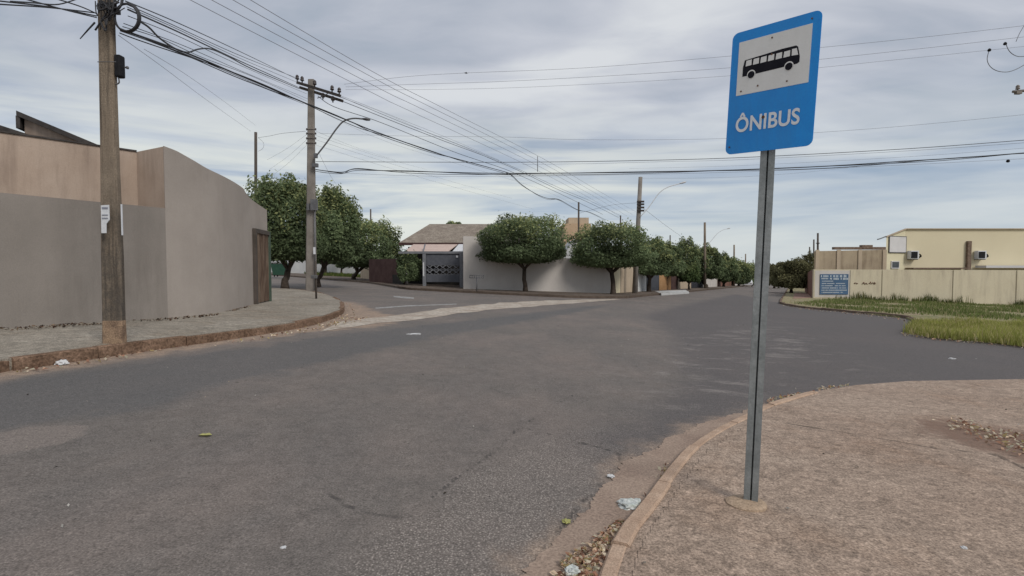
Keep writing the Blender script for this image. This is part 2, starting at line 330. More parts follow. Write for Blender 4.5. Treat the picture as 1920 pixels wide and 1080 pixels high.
def asphalt():
    m, nt, b = mat('asphalt', .88, .3); p = objco(nt)
    big = noise_(nt, p, .35, 5, .6); mid = noise_(nt, mscale(nt, p, (1, .45, 1), (0, 0, R(15))), 1.3, 6, .62)
    ps = p
    fine = noise_(nt, ps, 95, 3, .7); fine2 = noise_(nt, ps, 32, 4, .7)
    c = mixc(nt, ramp(nt, big, [(.40, 0.0), (.60, 1.0)]), (.148, .130, .116), (.186, .155, .136))
    c = mixc(nt, ramp(nt, mid, [(.40, 0.0), (.70, .6)]), c, (.118, .108, .101))
    wob = math_(nt, 'MULTIPLY', math_(nt, 'SUBTRACT', noise_(nt, p, 1.7, 6, .65), .5), 1.0)
    wobf = math_(nt, 'MULTIPLY', math_(nt, 'SUBTRACT', noise_(nt, p, 9, 5, .65), .5), .16)
    def mask(name, a, bb, w): return smooth(nt, math_(nt, 'ADD', attr(nt, name), w), a, bb)
    lite = mask('sd_coarse', -.10, .16, math_(nt, 'MULTIPLY', wob, .6))
    vor = nt.nodes.new('ShaderNodeTexVoronoi'); vor.inputs['Scale'].default_value = 75; nt.links.new(p, vor.inputs['Vector'])
    agg = mixc(nt, ramp(nt, vor.outputs['Distance'], [(.15, 1.0), (.5, 0.0)]), (.14, .12, .106), (.44, .39, .345))
    agg2 = mixc(nt, ramp(nt, vor.outputs['Distance'], [(.12, 1.0), (.40, 0.0)]), c, (.30, .265, .235)); c = mixc(nt, ramp(nt, noise_(nt, p, 2.2, 5, .6), [(.4, .12), (.65, .55)]), c, agg2)
    blot = noise_(nt, p, 6.5, 6, .7); c = mixc(nt, .5, c, mixc(nt, 1.0, c, ramp(nt, blot, [(.33, .74), (.5, 1.0), (.68, 1.26)]), 'MULTIPLY'))
    c = mixc(nt, math_(nt, 'MULTIPLY', lite, .5), c, agg)
    dk = mask('sd_dark', -.12, .32, wob); c = mixc(nt, math_(nt, 'MULTIPLY', dk, .72), c, (.100, .099, .099))
    d2 = mask('sd_new', -.3, .7, wob); c = mixc(nt, math_(nt, 'MULTIPLY', d2, .78), c, (.097, .088, .087))
    pt = mask('sd_patch', -.02, .03, wobf); c = mixc(nt, math_(nt, 'MULTIPLY', pt, .85), c, (.20, .17, .15))
    st = ramp(nt, noise_(nt, mscale(nt, p, (.7, 1.3, 1), (0, 0, R(-10))), 1.6, 7, .75, .4), [(.52, 0.0), (.62, 1.0)])
    sc = math_(nt, 'MULTIPLY', mask('sd_scuff', -.6, .9, wob), st); c = mixc(nt, math_(nt, 'MULTIPLY', sc, .6), c, (.26, .232, .212))
    sd = mask('sd_sand', -.15, .30, math_(nt, 'MULTIPLY', wob, 1.1)); sandc = mixc(nt, ramp(nt, noise_(nt, p, 7, 5), [(.35, 0.0), (.7, 1.0)]), (.38, .28, .205), (.24, .18, .14))
    c = mixc(nt, math_(nt, 'MULTIPLY', sd, .85), c, sandc)
    sp2 = ramp(nt, fine, [(.30, .42), (.5, 1.0), (.70, 1.7)]); sp3 = ramp(nt, fine2, [(.3, .78), (.5, 1.0), (.7, 1.2)])
    c = mixc(nt, .8, c, mixc(nt, 1.0, c, sp2, 'MULTIPLY')); c = mixc(nt, .8, c, mixc(nt, 1.0, c, sp3, 'MULTIPLY'))
    cr = smooth(nt, math_(nt, 'ABSOLUTE', math_(nt, 'ADD', attr(nt, 'sd_crack'), math_(nt, 'MULTIPLY', wobf, .5))), .004, .018)
    cr = math_(nt, 'MULTIPLY', cr, ramp(nt, noise_(nt, p, 3.5, 3), [(.4, .2), (.55, .7)]))
    c = mixc(nt, cr, c, (.04, .036, .034))
    nt.links.new(c, b.inputs['Base Color'])
    bump(nt, b, math_(nt, 'ADD', fine, math_(nt, 'MULTIPLY', fine2, 1.4)), .55, .006)
    return m
M['asphalt'] = asphalt()
def pave(name, c1, c2, c3, fine_s, dirt=True, crackm=True):
    m, nt, b = mat(name, .93, .15); p = objco(nt)
    big = noise_(nt, p, .8, 5, .6); mid = noise_(nt, mscale(nt, p, (.8, 1.5, 1), (0, 0, R(8))), 3.6, 8, .72)
    c = mixc(nt, ramp(nt, big, [(.35, 0.0), (.65, 1.0)]), c1, c2); c = mixc(nt, ramp(nt, mid, [(.42, 0.0), (.68, .75)]), c, c3)
    fine = noise_(nt, p, fine_s, 3, .7); f2 = noise_(nt, mscale(nt, p, (.85, 1.15, 1)), fine_s * .28, 6, .75)
    c = mixc(nt, .85, c, mixc(nt, 1.0, c, ramp(nt, fine, [(.3, .42), (.5, 1.0), (.68, 1.65)]), 'MULTIPLY'))
    c = mixc(nt, .85, c, mixc(nt, 1.0, c, ramp(nt, f2, [(.3, .62), (.5, 1.0), (.7, 1.3)]), 'MULTIPLY'))
    pb = noise_(nt, p, 14, 5, .7); c = mixc(nt, .8, c, mixc(nt, 1.0, c, ramp(nt, pb, [(.36, .78), (.5, 1.0), (.64, 1.25)]), 'MULTIPLY'))
    bl_ = ramp(nt, noise_(nt, p, 1.1, 6, .65, .6), [(.52, 0.0), (.66, .4)]); c = mixc(nt, bl_, c, mixc(nt, 1.0, c, (.80, .70, .62), 'MULTIPLY'))
    if dirt:
        wob = math_(nt, 'MULTIPLY', math_(nt, 'SUBTRACT', noise_(nt, p, 3.2, 6, .7), .5), .8)
        d = smooth(nt, math_(nt, 'ADD', attr(nt, 'sd_dirt'), wob), -.12, .16)
        c = mixc(nt, math_(nt, 'MULTIPLY', d, .8), c, mixc(nt, ramp(nt, f2, [(.4, 0.0), (.6, 1.0)]), (.22, .135, .10), (.15, .10, .075)))
        w2 = math_(nt, 'MULTIPLY', math_(nt, 'SUBTRACT', noise_(nt, p, 6, 5, .7), .5), .05)
        cr = smooth(nt, math_(nt, 'ABSOLUTE', math_(nt, 'ADD', attr(nt, 'sd_crack'), w2)), .006, .034)
        c = mixc(nt, math_(nt, 'MULTIPLY', cr, .8), c, (.07, .055, .045))
    nt.links.new(c, b.inputs['Base Color']); bump(nt, b, math_(nt, 'ADD', fine, f2), .6, .008); return m
M['walk_near'] = pave('rough pebbled pavement', (.315, .236, .182), (.365, .283, .222), (.25, .19, .148), 75)
M['walk_left'] = pave('concrete pavement', (.265, .235, .192), (.335, .30, .25), (.17, .152, .128), 60, False)
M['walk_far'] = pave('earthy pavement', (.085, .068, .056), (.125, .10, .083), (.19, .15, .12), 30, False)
M['earth'] = pave('earth', (.20, .145, .10), (.26, .19, .13), (.13, .11, .06), 20, False)
M['lawn'] = pave('grass soil', (.19, .20, .085), (.27, .22, .14), (.33, .26, .18), 12, False)
# ------------------------------------------------------------------ ground, road, pavements
def poly_sd(px, py, poly):    # signed distance of points to polygon, numpy
    X, Y = px, py; d = np.full(X.shape, 1e9); ins = np.zeros(X.shape, bool); n = len(poly)
    for i in range(n):
        ax, ay = poly[i][:2]; bx, by = poly[(i + 1) % n][:2]; ex, ey = bx - ax, by - ay
        t = np.clip(((X - ax) * ex + (Y - ay) * ey) / (ex * ex + ey * ey + 1e-12), 0, 1)
        d = np.minimum(d, np.hypot(X - ax - t * ex, Y - ay - t * ey))
        c = ((ay > Y) != (by > Y)) & (X < (bx - ax) * (Y - ay) / (by - ay + 1e-12) + ax); ins ^= c
    return np.where(ins, -d, d)
def line_sd(X, Y, line):
    d = np.full(X.shape, 1e9)
    for a, b in zip(line[:-1], line[1:]):
        ex, ey = b[0] - a[0], b[1] - a[1]; t = np.clip(((X - a[0]) * ex + (Y - a[1]) * ey) / (ex * ex + ey * ey + 1e-12), 0, 1)
        d = np.minimum(d, np.hypot(X - a[0] - t * ex, Y - a[1] - t * ey))
    return d
def gps(l): return [gp(*p) for p in l]
def polar(th0, th1, nth, r0, r1, nr, off, keep=None):
    th = np.radians(np.linspace(th0, th1, nth)); rr_ = np.geomspace(r0, r1, nr)
    Rr, T = np.meshgrid(rr_, th, indexing='ij'); X = Rr * np.sin(T); Y = Rr * np.cos(T)
    Z = SX * np.clip(X, -40, 170) + SY * np.clip(Y, -20, 320) + off
    i, j = np.meshgrid(np.arange(nr - 1), np.arange(nth - 1), indexing='ij'); a = i * nth + j
    F = np.stack([a, a + 1, a + nth + 1, a + nth], -1).reshape(-1, 4)[:, ::-1]
    X, Y, Z = X.ravel(), Y.ravel(), Z.ravel()
    if keep is not None:
        k = keep(X, Y); F = F[k[F].all(1)]; u = np.unique(F); mp_ = -np.ones(len(X), int); mp_[u] = np.arange(len(u)); F = mp_[F]; X, Y, Z = X[u], Y[u], Z[u]
    return X, Y, Z, F
def sheet(name, X, Y, Z, F, m, attrs):
    me = bpy.data.meshes.new(name); me.from_pydata(np.stack([X, Y, Z], -1).tolist(), [], F.tolist()); me.materials.append(m)
    for k, v in attrs.items():
        a = me.attributes.new(k, 'FLOAT', 'POINT'); a.data.foreach_set('value', np.clip(v, -3, 3).astype(np.float32))
    me.update(); o = bpy.data.objects.new(name, me); C.objects.link(o); return tag(o, None, None, kind='structure')
g = MB(); st = [-2500, -400, -120, -40, 0, 40, 90, 170, 400, 2500]; sty = [-800, -100, -20, 20, 60, 120, 200, 320, 600, 3500]
for y in sty:
    for x in st: g.v.append((x, y, G(x, y) - .05))
g.f = [(j * 10 + i, j * 10 + i + 1, (j + 1) * 10 + i + 1, (j + 1) * 10 + i) for j in range(9) for i in range(9)]; g.m = [0] * 81; g.sm = [False] * 81
struct('ground', g, M['earth'])
X, Y, Z, F = polar(-88, 88, 420, .35, 240, 480, 0)
curbL = [(-120, 724), (0, 700), (110, 683), (240, 664), (330, 651), (450, 634), (560, 616), (610, 603), (641, 590)]
tipL = [(646, 579), (640, 571), (626, 563), (606, 556), (588, 552.5), (560, 548), (510, 545.5), (440, 543)]
sandp = gps([(-150, 745), (0, 706), (230, 672), (450, 640), (560, 624), (700, 612), (760, 600), (700, 584), (655, 566), (640, 566), (648, 586), (560, 606), (330, 640), (0, 690), (-150, 712)])
A = dict(
    sd_dark=poly_sd(X, Y, gps([(-300, 790), (0, 722), (250, 683), (450, 655), (640, 629), (860, 604), (1150, 570), (1050, 590), (820, 630), (640, 668), (480, 705), (300, 752), (0, 812), (-300, 900)])),
    sd_new=poly_sd(X, Y, gps([(1380, 552), (1460, 568), (1700, 598), (1920, 652), (2500, 720), (2500, 722), (1920, 716), (1600, 728), (1440, 756), (1320, 795), (1230, 835), (1180, 830), (1320, 730), (1290, 640), (1220, 590)])),
    sd_patch=poly_sd(X, Y, gps([(-120, 836), (0, 812), (60, 800), (150, 796), (165, 808), (135, 826), (60, 843), (-120, 870)])),
    sd_coarse=poly_sd(X, Y, gps([(560, 1150), (700, 1030), (800, 960), (900, 880), (1010, 830), (1130, 800), (1225, 838), (1150, 890), (1100, 950), (1030, 1020), (940, 1150)])),
    sd_scuff=poly_sd(X, Y, gps([(1180, 690), (1260, 640), (1450, 600), (1600, 690), (1500, 720), (1400, 740), (1250, 760)])),
    sd_sand=np.minimum(poly_sd(X, Y, sandp), np.abs(line_sd(X, Y, gps([(940, 1120), (975, 1080), (1062, 990), (1140, 905), (1222, 843), (1297, 803), (1402, 768), (1436, 757)]))) + .10),
    sd_crack=np.minimum.reduce([line_sd(X, Y, gps(l)) for l in (
        [(615, 925), (650, 948), (700, 966), (750, 970), (800, 940), (850, 900)], [(975, 800), (1060, 822), (1120, 838), (1165, 852)],
        [(300, 745), (430, 720), (560, 690), (700, 660), (860, 632)], [(1290, 640), (1400, 650), (1560, 655)], [(850, 900), (930, 845), (975, 800), (1040, 760)], [(1165, 852), (1150, 885), (1085, 950), (1010, 1040)], [(1040, 760), (1150, 700), (1280, 660)])]))
sheet('road', X, Y, Z, F, M['asphalt'], A)
def slab(name, pts, off, m, depth=.25):
    bm = bmesh.new(); vs = [bm.verts.new((p.x, p.y, G(p.x, p.y) + off)) for p in pts]; f = bm.faces.new(vs)
    if f.normal.z < 0: f.normal_flip()
    f.normal_update()
    if f.normal.z < 0: f.normal_flip()
    r = bmesh.ops.extrude_face_region(bm, geom=[f]); nv = [e for e in r['geom'] if isinstance(e, bmesh.types.BMVert)]
    bmesh.ops.translate(bm, vec=(0, 0, -depth), verts=nv)
    bmesh.ops.triangulate(bm, faces=bm.faces[:]); bmesh.ops.recalc_face_normals(bm, faces=bm.faces[:])
    me = bpy.data.meshes.new(name); bm.to_mesh(me); bm.free(); me.materials.append(m)
    for k in ('sd_dirt', 'sd_crack'): a = me.attributes.new(k, 'FLOAT', 'POINT'); a.data.foreach_set('value', np.full(len(me.vertices), 3, np.float32))
    o = bpy.data.objects.new(name, me); C.objects.link(o); return tag(o, None, None, kind='structure')
def kerb(name, pts, width, hgt, m, seg=.9, side=1, jit=.012, base=-.06, seed=1):
    rnd = random.Random(seed); pts = [Vector((p.x, p.y, 0)) for p in crv(pts, 6)]; mb = MB(); acc = 0; cur = [pts[0]]
    def flush(c):
        if len(c) < 2: return
        h = hgt + rnd.uniform(-jit, jit); w = width * rnd.uniform(.9, 1.08); q = []
        for i, p in enumerate(c):
            d = (c[min(i + 1, len(c) - 1)] - c[max(i - 1, 0)]).normalized(); q.append(Vector((d.y, -d.x, 0)) * side)
        v = []
        for i, (p, n) in enumerate(zip(c, q)):
            z = G(p.x, p.y); a = p; b = p + n * w
            e = .012
            for pt, zz_ in ((a, z + base), (a, z + h - e), (a + n * e, z + h), (b - n * e, z + h), (b, z + h - e), (b, z + base)): v.append((pt.x, pt.y, zz_))
        k = 6; f = []
        for i in range(len(c) - 1):
            for j in range(k - 1): f.append((i * k + j, i * k + j + 1, (i + 1) * k + j + 1, (i + 1) * k + j))
        f += [tuple(range(k)), tuple((len(c) - 1) * k + j for j in range(k))[::-1]]
        mb.add(v, f)
    i = 0; L = [0]
    for a, b in zip(pts[:-1], pts[1:]): L.append(L[-1] + (b - a).length)
    def pt_at(s):
        for k in range(len(L) - 1):
            if L[k + 1] >= s: t = (s - L[k]) / max(L[k + 1] - L[k], 1e-9); return pts[k].lerp(pts[k + 1], t)
        return pts[-1]
    s = 0
    while s < L[-1] - .05:
        e = min(s + seg * rnd.uniform(.9, 1.1), L[-1]); flush([pt_at(s + (e - s - .014) * k / 4) for k in range(5)]); s = e
    o = struct(name, mb, m); return o
# left pavement
def inset(pts, w, side):
    out = []
    for i, p in enumerate(pts):
        a, b = pts[max(i - 1, 0)], pts[min(i + 1, len(pts) - 1)]; d = Vector((b.x - a.x, b.y - a.y, 0)).normalized(); out.append(Vector((p.x, p.y, 0)) + Vector((d.y, -d.x, 0)) * side * w)
    return out
pl = gps(curbL + tipL); pl_in = [p.copy() for p in pl]
back = [Vector((-60, pl[-1].y + 2, 0)), Vector((-60, -5, 0)), Vector((pl[0].x - .6, -5, 0))]
slab('sidewalk', inset(pl_in, .05, -1) + back, .145, M['walk_left'])
kerb('kerb', [Vector((pl[0].x + .3, -5, 0))] + pl, .13, .142, M['kerb_left'], 1.3, -1, .016, seed=3)
# near right pavement
curbR = [(1090, 1230), (1112, 1130), (1128, 1080), (1145, 1036), (1172, 992), (1203, 957), (1233, 915), (1258, 883), (1290, 848), (1342, 813), (1406, 781), (1440, 765), (1520, 741), (1600, 728), (1700, 720), (1920, 716), (2400, 716)]
cr_ = gps(curbR); HR = .05
right_poly = [Vector((p.x, p.y, 0)) for p in cr_]
sw_poly = right_poly + [Vector((60, right_poly[-1].y - 2, 0)), Vector((60, -6, 0)), Vector((right_poly[0].x - .2, -6, 0))]
slab('sidewalk', inset(right_poly, .02, 1) + sw_poly[len(right_poly):], HR - .004, M['walk_near'])
X, Y, Z, F = polar(-20, 89, 420, .3, 40, 330, HR, keep=lambda x, y: poly_sd(x, y, sw_poly) < -.13)
sheet('sidewalk', X, Y, Z, F, M['walk_near'], dict(
    sd_dirt=poly_sd(X, Y, gps([(1720, 792), (1800, 800), (1900, 818), (2100, 840), (2100, 905), (1920, 880), (1830, 850), (1740, 822)])),
    sd_crack=np.minimum(line_sd(X, Y, gps([(1430, 795), (1540, 815), (1640, 832), (1740, 850), (1860, 864), (1960, 870)])), line_sd(X, Y, gps([(1860, 864), (1900, 880), (1990, 930)])))))
cd_ = (cr_[0] - cr_[2]).normalized()
kerb('kerb', [cr_[0] + cd_ * t for t in (5, 2.5, 1.2, .5)] + cr_[:13], .088, HR + .006, M['terracotta'], .95, 1, .006, seed=5)
gut = gps([(880, 1230), (940, 1120), (975, 1080), (1010, 1045), (1062, 990), (1110, 945), (1140, 905), (1155, 880), (1222, 843), (1297, 803), (1350, 785), (1402, 768), (1436, 757)])
gm = MB(); rnd = random.Random(4)
gi = crv(gut, 8); go_ = crv(cr_[:12] + [cr_[11]], 8)
n = 320
def resample(l, n):
    L = [0]
    for a, b in zip(l[:-1], l[1:]): L.append(L[-1] + (b - a).length)
    out = []
    for k in range(n):
        s = L[-1] * k / (n - 1); j = next((q for q in range(len(L) - 1) if L[q + 1] >= s), len(L) - 2)
        out.append(l[j].lerp(l[j + 1], (s - L[j]) / max(L[j + 1] - L[j], 1e-9)))
    return out
ra, rb = resample(gi, n), resample(go_, n)
for k in range(n):
    a = ra[k].copy(); b = rb[k]; dr = (a - b).normalized(); a += dr * (mnoise.noise(Vector((k * .045, 7, 0))) * .05 + mnoise.noise(Vector((k * .16, 2, 0))) * .03 + mnoise.noise(Vector((k * .5, 5, 0))) * .028)
    for t, dz in ((0, .006), (.5, -.0 + .012), (1, .022)):
        p = a.lerp(b, t); gm.v.append((p.x, p.y, G(p.x, p.y) + dz))
for k in range(n - 1):
    for j in range(2): gm.f.append((k * 3 + j, k * 3 + j + 1, k * 3 + j + 4, k * 3 + j + 3)); gm.m.append(0); gm.sm.append(True)
struct('gutter', gm, M['gutter'])
# shallow concrete drain across the side street
top = gps([(640, 603), (690, 597), (740, 592), (855, 576), (992, 565), (1152, 560.5)]); bot = gps([(600, 622), (700, 608), (800, 597), (900, 583), (983, 576), (1061, 570), (1165, 561.3)])
dm = MB(); ta, tb = resample(crv(top, 8), 90), resample(crv(bot, 8), 90)
for k in range(90):
    a, b = ta[k].copy(), tb[k].copy(); w = (a - b)
    a += w * mnoise.noise(Vector((k * .23, 9, 0))) * .14; b -= w * mnoise.noise(Vector((k * .19, 4, 0))) * .16
    for t, dz in ((0, .006), (.5, .004), (1, .006)): p = a.lerp(b, t); dm.v.append((p.x, p.y, G(p.x, p.y) + dz))
for k in range(89):
    for j in range(2): dm.f.append((k * 3 + j + 1, k * 3 + j, k * 3 + j + 3, k * 3 + j + 4)); dm.m.append(0); dm.sm.append(True)
M['drain'] = vary('drain concrete', (.46, .41, .35), (.33, .27, .22), 1.5, .95, .1, fine=12, dark=.4)
struct('drain', dm, M['drain'])
# worn paint on the side street
pm = MB()
for l in ([(704, 579, 577), (760, 575, 573), (800, 573, 571.5), (856, 571, 569.5)], [(738, 557, 555), (760, 559.5, 556.5), (776, 560.5, 558)]):
    for a, b in zip(l[:-1], l[1:]):
        q = [gp(a[0], a[1]), gp(b[0], b[1]), gp(b[0], b[2]), gp(a[0], a[2])]; pm.add([(p.x, p.y, p.z + .004) for p in q], [(0, 1, 2, 3)])
struct('road_marking', pm, M['roadpaint'])
# far block (house side): pavement slab running under the houses
DX = .525
hc = gps([(440, 510.5), (690, 531), (750, 541.5), (800, 545.5), (880, 549.5), (969, 554), (1084, 559), (1170, 559.5), (1200, 557)])
e0 = hc[-1]; hl_ = hc + [Vector((e0.x + DX * (t - e0.y), t, 0)) for t in (60, 100, 160, 230)]
slab('sidewalk', inset(hl_, .05, -1) + [Vector((-200, 230, 0)), Vector((-200, hc[0].y + 25, 0)), Vector((hc[0].x - 12, hc[0].y + 4, 0))], .13, M['walk_far'], .3)
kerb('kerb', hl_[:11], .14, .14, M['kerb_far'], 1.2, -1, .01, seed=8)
# right far block with its grass lot
rc = gps([(1462, 566), (1468, 571), (1500, 577), (1600, 587), (1695, 597), (1712, 604), (1690, 622), (1740, 633), (1850, 643), (1960, 656), (2500, 718)])
rl = [Vector((rc[0].x + DX * (t - rc[0].y), t, 0)) for t in (230, 160, 100, 60)]
slab('verge', inset(rl + rc, .05, -1) + [Vector((160, rc[-1].y + 3, 0)), Vector((190, 230, 0))], .075, M['lawn'], .3)
kerb('kerb', rl[2:] + rc[:6], .13, .11, M['kerb_old'], 1.2, -1, .02, seed=9)
# pale ramp by the far driveway
rp = gps([(1228, 549), (1285, 546), (1292, 550.5), (1240, 554)]); rm = MB(); rm.add([(p.x, p.y, p.z + .145) for p in rp] + [(p.x, p.y, p.z) for p in rp], [(0, 1, 2, 3), (0, 3, 7, 4), (3, 2, 6, 7), (2, 1, 5, 6), (1, 0, 4, 5)])
struct('driveway', rm, M['ramp'])
# ------------------------------------------------------------------ foliage
def leaves_mesh(name, V, F, COL, m, parent=None, loc=(0, 0, 0)):
    me = bpy.data.meshes.new(name); V = V - np.array(loc)
    nv = len(V); nf = len(F); me.vertices.add(nv); me.vertices.foreach_set('co', V.astype(np.float32).ravel())
    k = F.shape[1]; me.loops.add(nf * k); me.loops.foreach_set('vertex_index', F.astype(np.int32).ravel())
    me.polygons.add(nf); me.polygons.foreach_set('loop_start', np.arange(0, nf * k, k, dtype=np.int32)); me.polygons.foreach_set('loop_total', np.full(nf, k, np.int32))
    me.update(calc_edges=True)
    a = me.attributes.new('leafcol', 'FLOAT_COLOR', 'POINT'); a.data.foreach_set('color', np.concatenate([COL, np.ones((nv, 1))], 1).astype(np.float32).ravel())
    me.materials.append(m); o = bpy.data.objects.new(name, me); C.objects.link(o)
    if parent is not None: o.parent = parent
    return o
def quads(cen, nrm, size, rng, asp=.5):
    n = len(cen); a = rng.normal(size=(n, 3)); u = np.cross(nrm, a); u /= np.linalg.norm(u, axis=1, keepdims=True) + 1e-9
    v = np.cross(nrm, u); s = size[:, None]
    nb = nrm * s * .18
    V = np.stack([cen - u * s, cen + v * s * asp + nb, cen + u * s, cen - v * s * asp + nb], 1).reshape(-1, 3)
    return V, np.arange(4 * n).reshape(n, 4)
def crown(c, rad, n, size, seed, cols, lump=.26, top_light=.5, flat=.55):
    rng = np.random.default_rng(seed)
    nl = 34                                   # clumps over the crown
    d = rng.normal(size=(nl * 3, 3)); d /= np.linalg.norm(d, axis=1, keepdims=True); d = d[d[:, 2] > -.55][:nl]
    k = len(d); amp = rng.uniform(.4, 1.0, k)
    u = rng.normal(size=(n, 3)); u /= np.linalg.norm(u, axis=1, keepdims=True)
    near = u @ d.T; w = np.exp((near - 1) * 22) * amp; bulge = w.max(1)
    r = (1 - lump) + lump * 1.6 * bulge
    which = w.argmax(1)
    depth = rng.beta(2.4, 1.15, n); ex = np.where(u[:, 2] < 0, 4.2, 2.6); r = r / (np.abs(u) ** ex[:, None]).sum(1) ** (1 / ex) * .95               # mostly near the surface, some inside
    zf = np.where(u[:, 2] < 0, flat, 1.0)
    twig = (rng.random(n) < .07) * rng.uniform(0, .13, n)
    p = u * (r * (.52 + .48 * depth) + twig)[:, None]; p[:, 2] *= zf
    pos = p * np.array(rad) + np.array(c)
    nr = u * .55 + rng.normal(size=(n, 3)) * .55 + np.array([0, 0, .35]); nr /= np.linalg.norm(nr, axis=1, keepdims=True)
    V, F = quads(pos, nr, size * rng.uniform(.6, 1.25, n), rng)
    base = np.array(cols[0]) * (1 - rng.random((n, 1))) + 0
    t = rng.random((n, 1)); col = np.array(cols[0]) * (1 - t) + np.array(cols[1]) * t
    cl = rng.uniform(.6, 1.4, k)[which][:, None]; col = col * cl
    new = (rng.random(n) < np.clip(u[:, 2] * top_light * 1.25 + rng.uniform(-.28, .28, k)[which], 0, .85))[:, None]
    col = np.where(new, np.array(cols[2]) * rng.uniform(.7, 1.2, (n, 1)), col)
    return V, F, np.repeat(col, 4, 0)
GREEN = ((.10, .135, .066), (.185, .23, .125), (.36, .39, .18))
OLIVE = ((.12, .12, .065), (.20, .19, .10), (.26, .24, .13))
LIGHT = ((.06, .09, .035), (.11, .15, .065), (.19, .23, .10))
def tree(label, base, box, d, seed, n=6000, size=.11, cols=GREEN, group='street trees', tr=.11, name='street_tree', depth=1.0, top=.5, forks=3, flat=.6, lump=.27):
    x0, x1, y0, y1 = box; cxp = (x0 + x1) / 2
    T = P(cxp, y0, d); B = P(cxp, y1, d); H = T.z - B.z
    rz = H / (1 + flat) ; cz = T.z - rz * .98; rx = (x1 - x0) / 2 / FPX * d
    c = (T.x, d, cz); root = thing(name, label, 'tree', base, group)
    mb = MB(); rnd = random.Random(seed); b = Vector(base); fork = Vector((base[0] * .6 + T.x * .4, d, B.z + .05 * H)) if B.z > base[2] + .4 else Vector((base[0], base[1], base[2] + .5))
    mid = b.lerp(fork, .5) + Vector((rnd.uniform(-.06, .06), 0, 0))
    mb.tube(crv([b - Vector((0, 0, .1)), b + Vector((0, 0, .12)), mid, fork], 5), [tr * 1.5] * 3 + [tr * 1.15] * 5 + [tr] * 20, 9) if False else mb.tube([b - Vector((0, 0, .1)), b + Vector((0, 0, .1)), b + Vector((0, 0, .35)), mid, fork], [tr * 1.6, tr * 1.3, tr * 1.08, tr, tr * .9], 9)
    for k in range(forks + 2):
        a = 2 * math.pi * (k + rnd.random() * .5) / (forks + 2); e = Vector((c[0] + math.cos(a) * rx * .55, d + math.sin(a) * rx * .55, cz + rz * rnd.uniform(0, .45)))
        m_ = fork.lerp(e, .45) + Vector((math.cos(a) * .15, math.sin(a) * .15, -.1)); mb.tube(crv([fork - Vector((0, 0, .12)), m_, e], 5), [tr * .6] * 4 + [tr * .35] * 4 + [tr * .15] * 3, 6)
    obj('trunk', mb, M['bark'], root)
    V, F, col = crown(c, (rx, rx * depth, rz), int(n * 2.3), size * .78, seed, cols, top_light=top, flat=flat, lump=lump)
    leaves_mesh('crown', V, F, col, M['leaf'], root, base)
    return root
def tb(px, d, off=.13): p = onx(px, d, off); return (p.x, p.y, p.z)
Lb = (0, 0, 0)
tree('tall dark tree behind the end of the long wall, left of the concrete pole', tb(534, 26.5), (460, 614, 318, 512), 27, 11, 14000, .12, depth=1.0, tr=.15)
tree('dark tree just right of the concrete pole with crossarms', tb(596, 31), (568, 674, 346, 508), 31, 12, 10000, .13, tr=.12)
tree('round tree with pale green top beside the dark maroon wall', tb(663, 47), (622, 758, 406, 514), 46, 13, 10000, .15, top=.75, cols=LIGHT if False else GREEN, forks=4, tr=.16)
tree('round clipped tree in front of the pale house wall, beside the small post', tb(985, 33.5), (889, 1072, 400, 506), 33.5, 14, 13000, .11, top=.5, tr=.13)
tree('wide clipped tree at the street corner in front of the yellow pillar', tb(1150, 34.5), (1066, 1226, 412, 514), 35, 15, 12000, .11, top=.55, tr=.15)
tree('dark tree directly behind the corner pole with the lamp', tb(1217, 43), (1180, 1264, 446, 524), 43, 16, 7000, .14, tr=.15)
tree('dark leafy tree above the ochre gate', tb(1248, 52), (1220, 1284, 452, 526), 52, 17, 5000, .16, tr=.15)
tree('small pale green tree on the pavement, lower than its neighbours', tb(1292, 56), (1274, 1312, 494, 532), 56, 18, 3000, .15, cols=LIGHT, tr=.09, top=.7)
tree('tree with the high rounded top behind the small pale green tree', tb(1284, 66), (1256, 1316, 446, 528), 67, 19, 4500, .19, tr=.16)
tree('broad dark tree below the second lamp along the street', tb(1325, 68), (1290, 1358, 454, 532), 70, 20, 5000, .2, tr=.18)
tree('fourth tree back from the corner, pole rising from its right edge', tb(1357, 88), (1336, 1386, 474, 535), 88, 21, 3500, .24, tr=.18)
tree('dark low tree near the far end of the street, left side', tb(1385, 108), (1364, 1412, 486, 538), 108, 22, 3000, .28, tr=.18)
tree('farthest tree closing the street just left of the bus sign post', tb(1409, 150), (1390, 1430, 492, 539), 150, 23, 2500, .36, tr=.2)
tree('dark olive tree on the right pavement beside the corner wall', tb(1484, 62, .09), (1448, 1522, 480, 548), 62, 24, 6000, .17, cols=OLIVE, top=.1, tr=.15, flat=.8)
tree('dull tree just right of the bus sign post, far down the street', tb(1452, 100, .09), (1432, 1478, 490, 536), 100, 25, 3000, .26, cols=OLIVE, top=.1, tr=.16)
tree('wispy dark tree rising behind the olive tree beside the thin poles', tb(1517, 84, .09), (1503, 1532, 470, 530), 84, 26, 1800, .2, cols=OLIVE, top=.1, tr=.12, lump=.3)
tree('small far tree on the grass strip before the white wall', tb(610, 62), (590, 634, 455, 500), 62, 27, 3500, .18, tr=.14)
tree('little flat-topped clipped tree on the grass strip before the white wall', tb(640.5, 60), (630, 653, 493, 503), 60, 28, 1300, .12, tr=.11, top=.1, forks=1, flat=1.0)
tree('tree whose dark top just shows over the tiled roof', tb(850, 75), (830, 870, 415, 440), 75, 29, 1500, .25, name='garden_tree')
